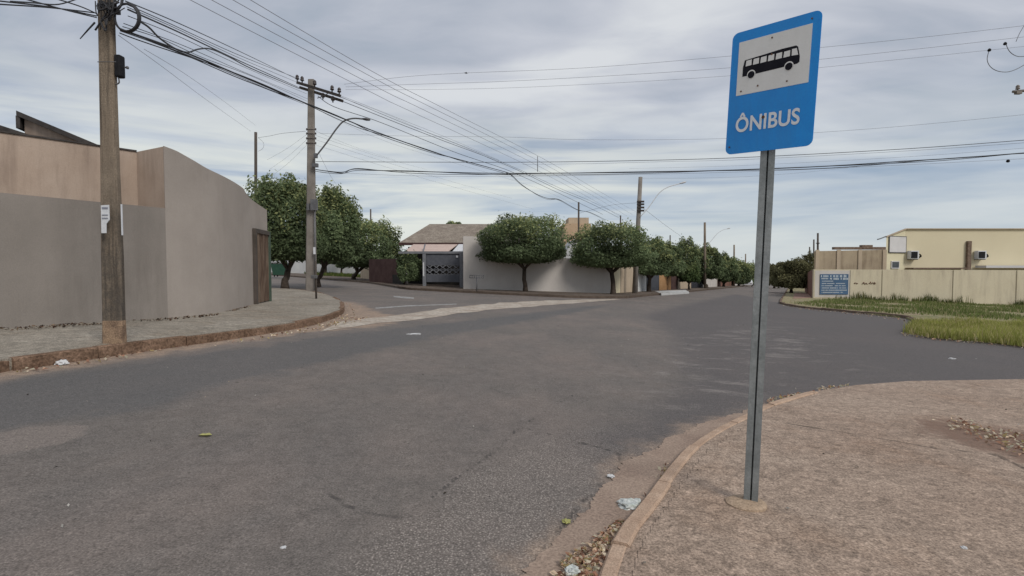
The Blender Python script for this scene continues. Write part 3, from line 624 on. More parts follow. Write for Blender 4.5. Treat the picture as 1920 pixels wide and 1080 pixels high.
# vine clump in the carport
def bush(name, label, box, d, seed, n, size, cols=GREEN, depth=.6, cat='shrub', off=.13):
    x0, x1, y0, y1 = box; a = P((x0 + x1) / 2, y0, d); b = P((x0 + x1) / 2, y1, d); rz = (a.z - b.z) / 2
    V, F, col = crown((a.x, d, b.z + rz), ((x1 - x0) / 2 / FPX * d, (x1 - x0) / 2 / FPX * d * depth, rz), n, size, seed, cols, top_light=.1, flat=1.0)
    loc = (a.x, d, b.z); o = leaves_mesh(name, V, F, col, M['leaf'], None, loc); o.location = loc; tag(o, label, cat); return o
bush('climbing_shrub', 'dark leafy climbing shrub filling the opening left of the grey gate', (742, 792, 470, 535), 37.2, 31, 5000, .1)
def blades(pts, h, rng, w, cols, lean=.35):
    n = len(pts); a = rng.uniform(0, 2 * math.pi, n); L = rng.uniform(.35, 1.2, n) * h * (1 + .35 * np.sin(pts[:, 0] * 2.3 + 1.7 * np.sin(pts[:, 1] * 1.4)))
    dx, dy = np.cos(a), np.sin(a); ln = rng.uniform(.05, lean, n) * L; b = rng.uniform(0, 2 * math.pi, n)
    u = np.stack([dx, dy, np.zeros(n)], 1) * (w * rng.uniform(.6, 1.4, n))[:, None]; lv = np.stack([np.cos(b), np.sin(b), np.zeros(n)], 1)
    up = np.array([0, 0, 1.0])
    p1 = pts + up * (L * .55)[:, None] + lv * (ln * .3)[:, None]; p2 = pts + up * (L * .95)[:, None] + lv * ln[:, None]
    V = np.stack([pts - u, pts + u, p1 + u * .7, p1 - u * .7, p2], 1).reshape(-1, 3); i = np.arange(n) * 5
    F = np.concatenate([np.stack([i, i + 1, i + 2], 1), np.stack([i, i + 2, i + 3], 1), np.stack([i + 3, i + 2, i + 4], 1)])
    t = rng.random((n, 1)); c = np.array(cols[0]) * (1 - t) + np.array(cols[1]) * t; tone = (1 + .30 * np.sin(pts[:, 0] * 1.7 + 2 * np.sin(pts[:, 1] * .9)) * np.sin(pts[:, 1] * 1.9 + pts[:, 0] * .6))[:, None]; c = c * tone; dry = rng.random((n, 1)) < .18 + .15 * (tone - 1); c = np.where(dry, np.array(cols[2]), c)
    return V, F, np.repeat(c, 5, 0)
def scatter(poly, n, rng, off, dens=None, soft=0):
    a = np.array([p[:2] for p in poly]); out = []
    x = rng.uniform(a[:, 0].min(), a[:, 0].max(), n * 4); y = rng.uniform(a[:, 1].min(), a[:, 1].max(), n * 4)
    k = poly_sd(x, y, poly) < 0
    if dens is not None: k &= dens(x, y, rng)
    sdv_ = poly_sd(x, y, poly); ext_ = max(np.ptp(a[:, 0]), np.ptp(a[:, 1])); k &= (sdv_ < -rng.random(len(x)) ** 1.5 * soft)
    x, y = x[k][:n], y[k][:n]; return np.stack([x, y, SX * x + SY * y + off], 1)
rng = np.random.default_rng(5)
def patchy(th):
    def f(x, y, rng): v = np.sin(x * .9 + 1.3 * np.sin(y * .6)) + np.sin(y * .8 + 1.1 * np.sin(x * .5 + 1)); return v + rng.uniform(-1.2, 1.2, len(x)) > th
    return f
lot = gps([(1530, 566), (1480, 571), (1560, 582), (1700, 594), (1800, 600), (2100, 615)]) + [Vector((75, 44, 0)), Vector((26.5, 44.2, 0))]
lot = [Vector((p[0], p[1], 0)) for p in lot]
pts = scatter(lot, 46000, rng, .075, patchy(-.25), soft=.8)
V, F, col = blades(pts, .16, rng, .016, ((.11, .15, .045), (.20, .235, .085), (.36, .31, .18)))
o = leaves_mesh('grass', V, F, col, M['leaf']); tag(o, 'short green grass over the lot in front of the cream wall', 'grass', kind='stuff')
tg = gps([(1696, 622), (1714, 606), (1780, 606), (1950, 612), (2300, 630), (2500, 721), (2100, 677), (1960, 658), (1850, 646), (1745, 637), (1690, 628)])
pts = scatter(tg, 40000, rng, .04, lambda x, y, rng: np.sin(x * 2.1 + 2 * np.sin(y * 1.7)) + np.sin(y * 2.6 + x) + rng.uniform(-1, 1.6, len(x)) > -.75, soft=.35)
V, F, col = blades(pts, .24, rng, .009, ((.22, .24, .06), (.38, .38, .12), (.50, .42, .22)), .6)
o = leaves_mesh('tall_grass', V, F, col, M['leaf']); tag(o, 'tall yellow green grass spilling over the road edge at the right', 'grass', kind='stuff')
gs = [onx(598, 58), onx(700, 55), onx(700, 66), onx(560, 70)]
pts = scatter(gs, 9000, rng, .14); V, F, col = blades(pts, .3, rng, .03, ((.07, .10, .025), (.11, .15, .04), (.2, .18, .08)))
o = leaves_mesh('grass', V, F, col, M['leaf']); tag(o, 'grass strip in front of the far white wall', 'grass', kind='stuff')
# taller weeds along the foot of the cream wall
wd = [Vector((26.5, 43.0, 0)), Vector((75, 43.0, 0)), Vector((75, 44.3, 0)), Vector((26.5, 44.3, 0))]
pts = scatter(wd, 3500, rng, .09, patchy(.2)); V, F, col = blades(pts, .55, rng, .02, ((.06, .085, .025), (.10, .13, .04), (.2, .18, .08)))
o = leaves_mesh('weeds', V, F, col, M['leaf']); tag(o, 'straggling weeds at the foot of the cream wall', 'weeds', kind='stuff')
# fallen leaves and grit
def flat_leaves(pts, size, rng, cols):
    n = len(pts); nr = rng.normal(size=(n, 3)) * .45 + np.array([0, 0, 1]); nr /= np.linalg.norm(nr, axis=1, keepdims=True)
    V, F = quads(pts + np.array([0, 0, 1]) * (size * .35), nr, size * rng.uniform(.5, 1.3, n), rng, .55)
    c = np.array(cols)[rng.integers(0, len(cols), n)] * rng.uniform(.6, 1.2, (n, 1)); return V, F, np.repeat(c, 4, 0)
DRY = [(.74, .58, .42), (.60, .40, .28), (.44, .24, .16), (.82, .72, .55), (.42, .33, .16), (.6, .56, .42), (.24, .13, .09)]
gl = gps([(1020, 1100), (1060, 1050), (1120, 1010), (1165, 975), (1178, 985), (1150, 1030), (1125, 1085), (1110, 1120)]); P1 = scatter(gl, 1100, rng, .022, soft=.12)
g2 = gps([(1225, 905), (1235, 878), (1275, 862), (1280, 880), (1245, 905)]); P2 = scatter(g2, 60, rng, .025, soft=.09)
g3 = gps([(1170, 975), (1215, 925), (1228, 918), (1195, 962)]); P3 = scatter(g3, 40, rng, .025, soft=.09)
g4 = gps([(1434, 764), (1440, 752), (1500, 742), (1520, 741), (1470, 756)]); P4 = scatter(g4, 150, rng, .03)
g4b = gps([(1525, 741), (1540, 732), (1600, 726), (1570, 734)]); P4b = scatter(g4b, 90, rng, .04)
g5 = gps([(1740, 800), (1790, 790), (1870, 812), (2050, 840), (2050, 900), (1900, 868), (1800, 826)]); P5 = scatter(g5, 420, rng, HR + .005, soft=.5)
g6 = gps([(380, 650), (560, 618), (640, 590), (655, 590), (700, 598), (640, 612), (520, 636), (400, 652)]); P6 = scatter(g6, 260, rng, .01, soft=.3)
g7 = gps([(640, 565), (665, 575), (690, 600), (650, 592)]); P7 = scatter(g7, 160, rng, .01, soft=.3)
g8 = gps([(-60, 712), (0, 700), (230, 666), (400, 638), (400, 644), (230, 674), (0, 712)]); P8 = scatter(g8, 150, rng, .01, soft=.3)
g10 = gps([(1688, 622), (1745, 632), (1850, 642), (1960, 654), (2300, 690), (2300, 700), (1960, 661), (1850, 649), (1745, 639), (1685, 630)]); P10 = scatter(g10, 420, rng, .02, soft=.3)
g11 = gps([(1465, 569), (1500, 575), (1600, 585), (1700, 596), (1700, 604), (1600, 591), (1500, 581), (1465, 575)]); P11 = scatter(g11, 260, rng, .02, soft=.3)
g9 = [gp(*q, .145) for q in ((-60, 617), (0, 616), (190, 604), (315, 597.5), (400, 589.5), (470, 573), (470, 576), (400, 593), (315, 602), (190, 609), (0, 622), (-60, 626))]; P9 = scatter(g9, 900, rng, .148, lambda x, y, rng: np.sin(y * 5) + np.sin(y * 2.3 + 1) + rng.uniform(-1, 1, len(x)) > -.3)
DARKL = [(.10, .06, .045), (.06, .045, .035), (.16, .10, .07), (.30, .22, .15)]
for nm, pp, sz, lb in (('leaf_litter', np.concatenate([P10, P11]), .035, 'dry leaves and rubble along the ragged edge of the grass at the right'),
                       ('leaf_litter', P9, .028, 'dark debris and leaves along the foot of the long left wall'),
                       ('leaf_litter', np.concatenate([P1, P2, P3]), .0165, 'dry brown and yellow fallen leaves heaped in the near gutter'),
                       ('leaf_litter', np.concatenate([P4, P4b]), .024, 'pale dry leaves along the kerb curve behind the sign post'),
                       ('leaf_litter', P5, .022, 'dead leaves and twigs on the bare earth patch at the right'),
                       ('leaf_litter', np.concatenate([P6, P7, P8]), .030, 'leaves and rubble along the foot of the left kerb')):
    V, F, col = flat_leaves(pp, sz, rng, DARKL if 'foot of the long' in lb else DRY); o = leaves_mesh(nm, V, F, col, M['litter']); tag(o, lb, 'leaf litter', kind='stuff')
xs = rng.uniform(-9, 9, 420); ys = rng.uniform(2, 16, 420); bl = gps(curbL)
k = (poly_sd(xs, ys, sw_poly) > .3) | True
pg = np.stack([xs, ys, SX * xs + SY * ys + np.where(poly_sd(xs, ys, sw_poly) < 0, HR + .004, .008)], 1)
lp = [(p.x, p.y) for p in pl_in + back]; pg = pg[poly_sd(xs, ys, lp) > .1][:330]
V, F, col = flat_leaves(pg, .012, rng, [(.42, .38, .32), (.30, .25, .2), (.05, .045, .04), (.5, .48, .44), (.07, .06, .05)]); o = leaves_mesh('grit', V, F, col, M['litter']); tag(o, 'specks of grit and small stones scattered over the asphalt', 'grit', kind='stuff')
# ------------------------------------------------------------------ left walls
def wp(px, pyb, pyt, off=.12):
    p = gp(px, pyb, off); return (p.x, p.y, p.z - .1, zat(pyt, p))
lowA = wp(0, 617, 358); lowB = wp(315, 598, 392)
dv = (Vector(lowB[:2]) - Vector(lowA[:2])).normalized(); ext = Vector(lowA[:2]) - dv * 9
zl = (lowA[3] + lowB[3]) / 2
wl = thing('boundary_wall', 'long curved grey rendered wall behind the left pavement', 'wall', (lowB[0], lowB[1], lowB[2]))
mb = MB(); mb.wall([(ext.x, ext.y, .1, zl), (lowA[0], lowA[1], lowA[2], zl), (lowB[0], lowB[1], lowB[2], zl)], .18)
obj('lower_wall', mb, M['wall_shade'], wl)
tall = [wp(a, b, c) for a, b, c in ((315, 598, 273.5), (338, 596.2, 282), (351, 595, 289), (374, 592.7, 302), (397, 590, 315.5), (421, 585.8, 328.5), (442, 581, 341), (461, 576.5, 353), (466, 575.2, 361), (479, 571.8, 375), (504, 566, 394))]
ty = np.array([p[1] for p in tall]); tcx = np.polyfit(ty, [p[0] for p in tall], 3); k0 = [tall[0][0] - np.polyval(tcx, ty[0])]; rows_ = (273.5, 282, 289, 302, 315.5, 328.5, 341, 353, 361, 375, 394)
tall = [(float(np.polyval(tcx, y) + k0[0]), float(y), p[2], zat(rw, Vector((float(np.polyval(tcx, y) + k0[0]), float(y), 0)))) for y, p, rw in zip(ty, tall, rows_)]
cv = crv([Vector(p) .to_3d() if False else Vector(p[:3]) for p in tall], 3); ct = crv([Vector((p[0], p[1], p[3])) for p in tall], 3)
mb = MB(); tw = [(a.x, a.y, a.z, b.z) for a, b in zip(cv, ct)]
tw.append((tw[-1][0] - 3, tw[-1][1] + .9, tw[-1][2], tw[-1][3]))

def pinkpt(px, py):
    r = ray(px, py); t = (tall[0][3] - CAMH) / r.z; return Vector((r.x * t, r.y * t, tall[0][3]))
q1_ = pinkpt(256, 283); tdir = (Vector((q1_.x, q1_.y)) - Vector(tall[0][:2])).normalized()
mb.wall(tw[:-1], .2, q0=Vector(tall[0][:2]) + tdir * .2 + Vector((0, .12))); mb.wall([tw[-2], (tw[-2][0] - 9, tw[-2][1] + 1.5, tw[-2][2], tw[-2][3])], .2)
obj('tall_wall', mb, M['wall_lit'], wl)
# pink upper wall set back behind the lower one
ztp = tall[0][3]
def pinkpt(px, py):
    r = ray(px, py); t = (ztp - CAMH) / r.z; return Vector((r.x * t, r.y * t, ztp))
q0, q1 = pinkpt(0, 246), pinkpt(256, 283); dq = (q0 - q1).normalized(); q00 = q0 + dq * 7
mb = MB(); zb = 1.2
mb.wall([(q00.x, q00.y, zb, ztp - .02), (q1.x, q1.y, zb, ztp - .02)], .18)
c0 = Vector((tall[0][0], tall[0][1]))
tdr = (Vector((q1.x, q1.y)) - c0).normalized(); mb.wall([(q1.x, q1.y, zb, ztp - .02), (c0.x + tdr.x * .03, c0.y + tdr.y * .03 + .02, zb, ztp - .005)], .08)
up = obj('upper_wall', mb, M['wall_pink'], wl)
cp = MB(); cp.wall([(q00.x + .02, q00.y - .02, ztp - .018, ztp + .012), (q1.x + .02, q1.y - .02, ztp - .018, ztp + .012)], .24)
obj('coping', cp, M['roof_dark'], wl)
# wooden gate near the end of the wall
ga = Vector((*tall[9][:2], 0)) * .9 + Vector((*tall[8][:2], 0)) * .1; gb = Vector((*tall[10][:2], 0)); gd = (gb - ga).normalized(); gn = Vector((gd.y, -gd.x, 0))
if gn.x < 0: gn = -gn
gz0 = G(ga.x, ga.y) + .13; gw = (gb - ga).length - .06; gh = zat(428, Vector((ga.x, ga.y, 0))) - gz0
gt = thing('wooden_gate', 'weathered brown plank gate at the far end of the grey wall', 'gate', (ga.x, ga.y, gz0))
Mx = Matrix(((gd.x, gn.x, 0), (gd.y, gn.y, 0), (0, 0, 1)))
def lb(mb, u, w, z, su, sw, sz): mb.box(ga + gd * u + gn * w + Vector((0, 0, gz0 + z)), (su, sw, sz), Mx)
mb = MB(); rnd = random.Random(2); npk = 9
for k in range(npk): lb(mb, .16 + (gw - .24) * (k + .5) / npk, .045 + rnd.uniform(-.004, .004), gh / 2 - .04, (gw - .24) / npk - .012, .03, gh - .16)
obj('planks', mb, M['wood'], gt)
mb = MB(); lb(mb, .06, .05, gh / 2, .12, .09, gh); lb(mb, gw / 2 + .03, .05, gh - .06, gw - .08, .088, .12); obj('frame', mb, M['pole_dark'], gt)
mb = MB(); lb(mb, gw, .05, gh / 2, .1, .094, gh); obj('jamb', mb, M['moss'], gt)
# house roof over the pink wall
rA, rB = P(30, 207, 15.5), P(190, 274, 14.6); hn = Vector((-.35, 1, 0)).normalized() * 6
hs = thing('house', 'house with sloping dark roof edge rising behind the pink wall', 'house', (rB.x, rB.y, 0.3))
mb = MB(); a = rA + Vector((.12, .12, -.1)); b = rB + Vector((.2, .25, -.1)); base = .3
v = [Vector((a.x, a.y, base)), Vector((b.x, b.y, base)), b, a]; mb.add(v + [p + hn for p in v], [(0, 1, 2, 3), (7, 6, 5, 4), (1, 5, 6, 2), (0, 3, 7, 4)])
obj('gable_wall', mb, M['wall_pink'], hs)
mb = MB(); dn = Vector((0, 0, -.14)); v = [rA, rB, rB + hn, rA + hn]; mb.hexa([p + dn for p in v], v); 
mb.hexa([rA + Vector((-.02, .0, -.5)), rA + Vector((.10, 0, -.5)), rA + Vector((.10, 0, -.5)) + hn, rA + Vector((-.02, 0, -.5)) + hn], [rA + Vector((-.02, .0, -.145)), rA + Vector((.10, 0, -.145)), rA + Vector((.10, 0, -.145)) + hn, rA + Vector((-.02, 0, -.145)) + hn])
obj('roof', mb, M['roof_dark'], hs)
r2a, r2b = P(-70, 212, 14.2), P(48, 250, 13.6); v = [r2a, r2b, r2b + hn * .5, r2a + hn * .5]; mb = MB(); mb.hexa([p + Vector((0, 0, -.12)) for p in v], v)
hs2 = thing('garden_shed', 'low building whose grey roof corner shows above the pink wall at the left edge', 'building', (r2b.x, r2b.y, .3)); obj('roof', mb, M['roof_dark'], hs2)
mb = MB(); v = [Vector((r2a.x, r2a.y + .2, .3)), Vector((r2b.x - .2, r2b.y + .2, .3)), r2b + Vector((-.2, .2, -.125)), r2a + Vector((0, .2, -.125))]; mb.add(v + [p + hn * .48 for p in v], [(0, 1, 2, 3), (7, 6, 5, 4), (1, 5, 6, 2), (0, 3, 7, 4)]); obj('wall', mb, M['wall_pink'], hs2)
# ------------------------------------------------------------------ pale house across the side street
def fx(px, d, py): p = P(px, py, d); return p
W0 = gp(869, 541.5, .13); W1 = gp(1145, 550, .13)
hw = thing('house', 'pale house with a tiled hip roof behind the grey gate', 'house', (W0.x, W0.y, W0.z))
zt1 = zat(443, W0); zt2 = zat(484, onx(1058, (W0.y + W1.y) / 2))
wm = W0.lerp(W1, .42)
mb = MB(); mb.wall([(W0.x, W0.y, W0.z - .15, zt1), (wm.x, wm.y, wm.z - .15, zt1)], .2); mb.wall([(W0.x, W0.y + .2, W0.z - .15, zt1 - .002), (W0.x + .5, W0.y + 6, W0.z - .15, zt1 - .002)], -.2)
obj('side_wall', mb, M['wall_white'], hw)
fw = thing('boundary_wall', 'low pale grey wall behind the clipped trees at the street corner', 'wall', (W1.x, W1.y, W1.z))
mb = MB(); mb.wall([(wm.x + .004, wm.y, wm.z - .15, zt2), (W1.x, W1.y, W1.z - .15, zt2)], .2); obj('panel', mb, M['wall_white'], fw)
ze = zat(455, onx(800, 41)); zr = zat(420, onx(830, 46))
E = [P(748, 455, 41), P(1010, 455, 41)]; xl, xr = E[0].x, E[1].x
mb = MB(); yb = 51
v = [(xl, 41, ze), (xr, 41, ze), (xr, yb, ze), (xl, yb, ze), (xl + 1.6, 46, zr), (xr - 3, 46, zr)]
mb.add(v, [(0, 1, 5, 4), (1, 2, 5), (2, 3, 4, 5), (3, 0, 4), (0, 3, 2, 1)])
obj('roof', mb, M['roof_old'], hw)
mb = MB(); mb.box(((xl + xr) / 2, 40.95, ze - .1), (xr - xl, .12, .2)); obj('fascia', mb, M['maroon'], hw)
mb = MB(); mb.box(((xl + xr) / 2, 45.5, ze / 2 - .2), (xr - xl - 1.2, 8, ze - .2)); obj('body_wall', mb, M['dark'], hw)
aw = MB(); a, b, c_, d_ = P(775, 458, 40.8), P(858, 458, 40.8), P(838, 473, 37.3), P(757, 473, 37.3)
aw.hexa([p + Vector((0, 0, -.05)) for p in (d_, c_, b, a)], [d_, c_, b, a])
tag(obj('awning', aw, M['awning'], hw), 'pink sloping awning', None)
p1 = MB(); p1.tube([P(793, 474, 37), P(797, 458, 38.5)], .05, 6); obj('awning_post', p1, M['gate_grey'], hw)
wr = MB(); a = P(856, 458, 40.5); b = P(868, 470, 37.5); wr.hexa([P(848, 473, 37.4), P(868, 473, 37.4), P(868, 459, 40.6), P(860, 459, 40.6)], [p + Vector((0, 0, .05)) for p in (P(848, 473, 37.4), P(868, 473, 37.4), P(868, 459, 40.6), P(860, 459, 40.6))]); obj('side_roof', wr, M['white_metal'], hw)
bf = MB(); bf.hexa([P(898, 445, 38), P(930, 428, 38), P(930, 428, 42), P(898, 445, 42)], [p + Vector((0, 0, .15)) for p in (P(898, 445, 38), P(930, 428, 38), P(930, 428, 42), P(898, 445, 42))]); obj('barge_board', bf, M['white_metal'], hw)
# gate
gyd = 36.6; g0 = onx(795, gyd, .13); g1 = onx(866, gyd, .13); ztg = zat(474, g0)
gg = thing('driveway_gate', 'grey metal driveway gate with a lattice band beside the pale wall', 'gate', g0)
mb = MB(); 
for px in (796, 865): p = onx(px, gyd, .13); mb.box((p.x, gyd, (p.z + ztg) / 2 - .05), (.22, .2, ztg - p.z + .1))
split_obj('post', mb, M['gate_grey'], gg)
mb = MB(); a = onx(752, gyd); mb.box(((a.x + g1.x) / 2, gyd - .03, ztg + .02), (g1.x - a.x + .3, .16, .16)); obj('beam', mb, M['gate_grey'], gg)
xa, xb = onx(799.5, gyd).x, onx(861.5, gyd).x; zb_ = zat(529, g0); zm0 = zat(515, g0); zm1 = zat(497, g0)
mb = MB(); mb.box(((xa + xb) / 2, gyd, (zb_ + zm0) / 2), (xb - xa, .05, zm0 - zb_ - .02)); mb.box(((xa + xb) / 2, gyd, (zm1 + ztg - .1) / 2), (xb - xa, .05, ztg - .1 - zm1)); split_obj('panel', mb, M['gate_dark'], gg)
mb = MB(); nc = 5; cw = (xb - xa) / nc
for k in range(nc):
    for j in range(2):
        z0 = zm0 + (zm1 - zm0) * j / 2; z1 = zm0 + (zm1 - zm0) * (j + 1) / 2; x0 = xa + cw * k; x1 = x0 + cw
        for s, e in (((x0, z0), (x1, z1)), ((x0, z1), (x1, z0))): mb.tube([(s[0], gyd, s[1]), (e[0], gyd, e[1])], .03, 4)
for z in (zm0, (zm0 + zm1) / 2, zm1): mb.box(((xa + xb) / 2, gyd, z), (xb - xa, .045, .045))
obj('lattice', mb, M['gate_grey'], gg)
mb = MB(); mb.box(((xa + xb) / 2, gyd + .9, .9), (xb - xa, .06, 1.9)); obj('backing', mb, M['gate_grey'], gg) if False else None
mb = MB(); p = P(857, 481, gyd - .05); mb.box(p, (.14, .06, .14)); obj('sensor', mb, M['white_metal'], gg)
mb = MB(); p = onx(795, gyd - .13, .13); z0, z1 = zat(518, p), zat(492, p); mb.box((p.x - .03, gyd - .13, (z0 + z1) / 2), (.09, .03, z1 - z0)); obj('meter_strip', mb, M['white_metal'], gg)
mw = thing('boundary_wall', 'dark maroon wall under the round tree left of the carport', 'wall', onx(692, 42, .1))
mb = MB(); a, b = onx(692, 42), onx(756, 38.5); zt_ = zat(486, a); mb.wall([(a.x, a.y, a.z, zt_), (b.x, b.y, b.z, zt_)], .2); obj('panel', mb, M['maroon'], mw)
mb = MB(); mb.wall([(a.x + .3, a.y - .1, a.z + .1, a.z + .8), (b.x, b.y - .1, b.z + .1, b.z + .8)], .07); obj('plinth', mb, M['dark'], mw)
# small tray post in front of the wall
p = gp(894, 546, .13); ly = thing('bin_tray', 'small steel litter tray on a single post before the pale wall', 'litter tray', p)
mb = MB(); t_ = zat(521, p); mb.tube([p, (p.x, p.y, t_)], .035, 6); obj('post', mb, M['steel_dark'], ly)
mb = MB(); t2 = zat(516, p); wx = .40
for z in (t_, t2):
    mb.tube([(p.x - wx, p.y - .2, z), (p.x + wx, p.y - .2, z), (p.x + wx, p.y + .2, z), (p.x - wx, p.y + .2, z)], .018, 5, closed=True)
for k in range(7):
    x = p.x - wx + 2 * wx * k / 6
    mb.tube([(x, p.y - .2, t2), (x, p.y - .2, t_), (x, p.y + .2, t_), (x, p.y + .2, t2)], .013, 4)
obj('basket', mb, M['steel_dark'], ly)
# tan building far behind
tn = thing('apartment_building', 'tan building with a smaller rooftop block seen between the two clipped trees', 'building', onx(1085, 70))
mb = MB(); a, b = P(1057, 419, 70), P(1108, 419, 70); z0 = G(8, 70); mb.hexa([(a.x, 70, z0), (b.x, 70, z0), (b.x, 80, z0), (a.x, 80, z0)], [(a.x, 70, a.z), (b.x, 70, a.z), (b.x, 80, a.z), (a.x, 80, a.z)]); obj('wall', mb, M['tan'], tn)
mb = MB(); c_ = P(1066, 408, 72), P(1104, 408, 72); mb.hexa([(c_[0].x, 72, a.z), (c_[1].x, 72, a.z), (c_[1].x, 76, a.z), (c_[0].x, 76, a.z)], [(c_[0].x, 72, c_[0].z), (c_[1].x, 72, c_[0].z), (c_[1].x, 76, c_[0].z), (c_[0].x, 76, c_[0].z)]); obj('rooftop_block', mb, M['beige'], tn)
gh_ = thing('house', 'white gabled house end showing between the clipped trees', 'house', onx(1075, 45))
mb = MB(); pts_ = [P(1045, 500, 45), P(1105, 500, 45), P(1105, 462, 45), P(1078, 448, 45), P(1052, 485, 45)]; z0 = G(5, 45); pts_[0].z = z0; pts_[1].z = z0
v = pts_ + [p + Vector((0, 6, 0)) for p in pts_]; mb.add(v, [(0, 1, 2, 3, 4), (9, 8, 7, 6, 5), (2, 7, 8, 3), (3, 8, 9, 4)]); obj('wall', mb, M['wall_far_white'], gh_)
# walls and gates along the far street, left side
def sline(px, off=0):
    t = (px - 960) / FPX; y = (W1.x - DX * W1.y) / (t - DX); return Vector((t * y, y, G(t * y, y) + .13))
segs = [(1148, 1163, 3.0, 'yellow', 'boundary_wall', 'yellow pillar-like wall end at the street corner', 'wall'),
        (1163.5, 1187, 2.7, 'beige', 'boundary_wall', 'beige wall behind the corner pole', 'wall'),
        (1188, 1196, 2.7, 'maroon', 'boundary_wall', 'narrow dark brown wall beside the white wall', 'wall'),
        (1196.5, 1212, 2.8, 'wall_far_white', 'boundary_wall', 'bright white wall panel behind the street trees', 'wall'),
        (1213, 1235, 2.6, 'gate_dark', 'metal_gate', 'dark metal gate between the white wall and the ochre gate', 'gate'),
        (1236, 1257.5, 2.7, 'ochre', 'metal_gate', 'ochre garage gate under the street trees', 'gate'),
        (1258, 1271, 2.8, 'maroon', 'boundary_wall', 'dark brown wall right of the ochre gate', 'wall'),
        (1271.5, 1296, 2.3, 'beige', 'boundary_wall', 'low beige wall behind the small pale green tree', 'wall'),
        (1296.5, 1318, 2.6, 'gate_dark', 'metal_gate', 'dark gate farther along the street behind the trunks', 'gate'),
        (1318.5, 1345, 2.6, 'wall_white', 'boundary_wall', 'pale wall far along the street on the left side', 'wall'),
        (1345.5, 1378, 2.8, 'brickred', 'boundary_wall', 'brick red wall far along the street on the left side', 'wall'),
        (1378.5, 1405, 2.8, 'wall_white', 'boundary_wall', 'last pale wall before the end of the street', 'wall')]
for a, b, h, m, nm, lb_, cat in segs:
    A_, B_ = sline(a), sline(b); r = thing(nm, lb_, cat, A_)
    mb = MB(); zt_ = (A_.z + B_.z) / 2 + h; mb.wall([(A_.x, A_.y, A_.z - .1, zt_), (B_.x, B_.y, B_.z - .1, zt_)], .18); obj('panel', mb, M[m], r)
    mb = MB(); d_ = (B_ - A_); nn = Vector((d_.y, -d_.x, 0)).normalized() * .03
    mb.wall([(A_.x + nn.x, A_.y + nn.y, zt_ + .003, zt_ + .08), (B_.x + nn.x, B_.y + nn.y, zt_ + .003, zt_ + .08)], .24); obj('coping', mb, M['kerb_old'], r)
    if nm == 'metal_gate':
        mb = MB(); k = max(4, int(d_.length / .35))
        for i in range(k + 1):
            p = A_.lerp(B_, i / k) + nn * .6; mb.tube([(p.x, p.y, p.z), (p.x, p.y, zt_ - .05)], .02, 4)
        split_obj('rib', mb, M[m], r)
# far house roofs behind those walls
for px, d, py, w, lb_, m in ((1236, 62, 478, 5, 'low tiled roof house behind the ochre gate', 'roof_old'), (1330, 95, 498, 9, 'tiled roof house half hidden by the far street trees', 'roof_old')):
    p = P(px, py, d); r = thing('house', lb_, 'house', (p.x - 4, d, G(p.x, d))); x = p.x - 4
    mb = MB(); mb.box((x, d + 3, (p.z - 1.2 + G(x, d)) / 2), (w, 5, p.z - 1.2 - G(x, d))); obj('wall', mb, M['beige'], r)
    mb = MB(); ze_ = p.z - 1.2; hx = w / 2 + .4; mb.add([(x - hx, d, ze_), (x + hx, d, ze_), (x + hx, d + 6, ze_), (x - hx, d + 6, ze_), (x - hx, d + 3, p.z), (x + hx, d + 3, p.z)], [(0, 1, 5, 4), (2, 3, 4, 5), (1, 2, 5), (3, 0, 4), (0, 3, 2, 1)]); obj('roof', mb, M[m], r)
# far white wall beyond the side street, left
mb = MB(); a, b = onx(470, 74), onx(706, 62); za = zat(488, a); fwl = thing('boundary_wall', 'long white wall beyond the grass strip, seen under the left trees', 'wall', a)
mb.wall([(a.x - 8, a.y, a.z, za), (b.x, b.y, b.z, za)], .2); obj('panel', mb, M['wall_far_white'], fwl)
mb = MB(); nn_ = 9
for k in range(nn_): p = a.lerp(b, k / (nn_ - 1)); mb.box((p.x, p.y - .06, (p.z + za) / 2), (.35, .14, za - p.z + .08))
split_obj('pilaster', mb, M['wall_far_white'], fwl)
mb = MB(); a, b = onx(676, 53), onx(700, 50); za = zat(490, a); mb.wall([(a.x, a.y, a.z, za), (b.x, b.y, b.z, za)], .2); bw_ = thing('boundary_wall', 'short beige wall section beside the maroon wall, behind the tree trunk', 'wall', a); obj('panel', mb, M['beige'], bw_)
# wheeled bin by the white wall
p = onx(527, 47, .13); bn = thing('waste_container', 'dark green waste container beyond the side street, left of the tree trunk', 'waste container', p)
mb = MB(); mb.hexa([(p.x - .55, p.y - .4, p.z + .15), (p.x + .55, p.y - .4, p.z + .15), (p.x + .55, p.y + .4, p.z + .15), (p.x - .55, p.y + .4, p.z + .15)], [(p.x - .7, p.y - .5, p.z + 1.15), (p.x + .7, p.y - .5, p.z + 1.15), (p.x + .7, p.y + .5, p.z + 1.15), (p.x - .7, p.y + .5, p.z + 1.15)]); obj('body', mb, M['bin_green'], bn, bevel=.03)
mb = MB(); mb.box((p.x, p.y, p.z + 1.21), (1.5, 1.1, .08)); obj('lid', mb, M['plastic_black'], bn, bevel=.02)
for sx_ in (-1, 1):
    for sy_ in (-1, 1): mb = MB(); mb.tube([(p.x + sx_ * .45 - .03, p.y + sy_ * .3, p.z + .08), (p.x + sx_ * .45 + .03, p.y + sy_ * .3, p.z + .08)], .08, 8); obj('wheel', mb, M['rubber'], bn)
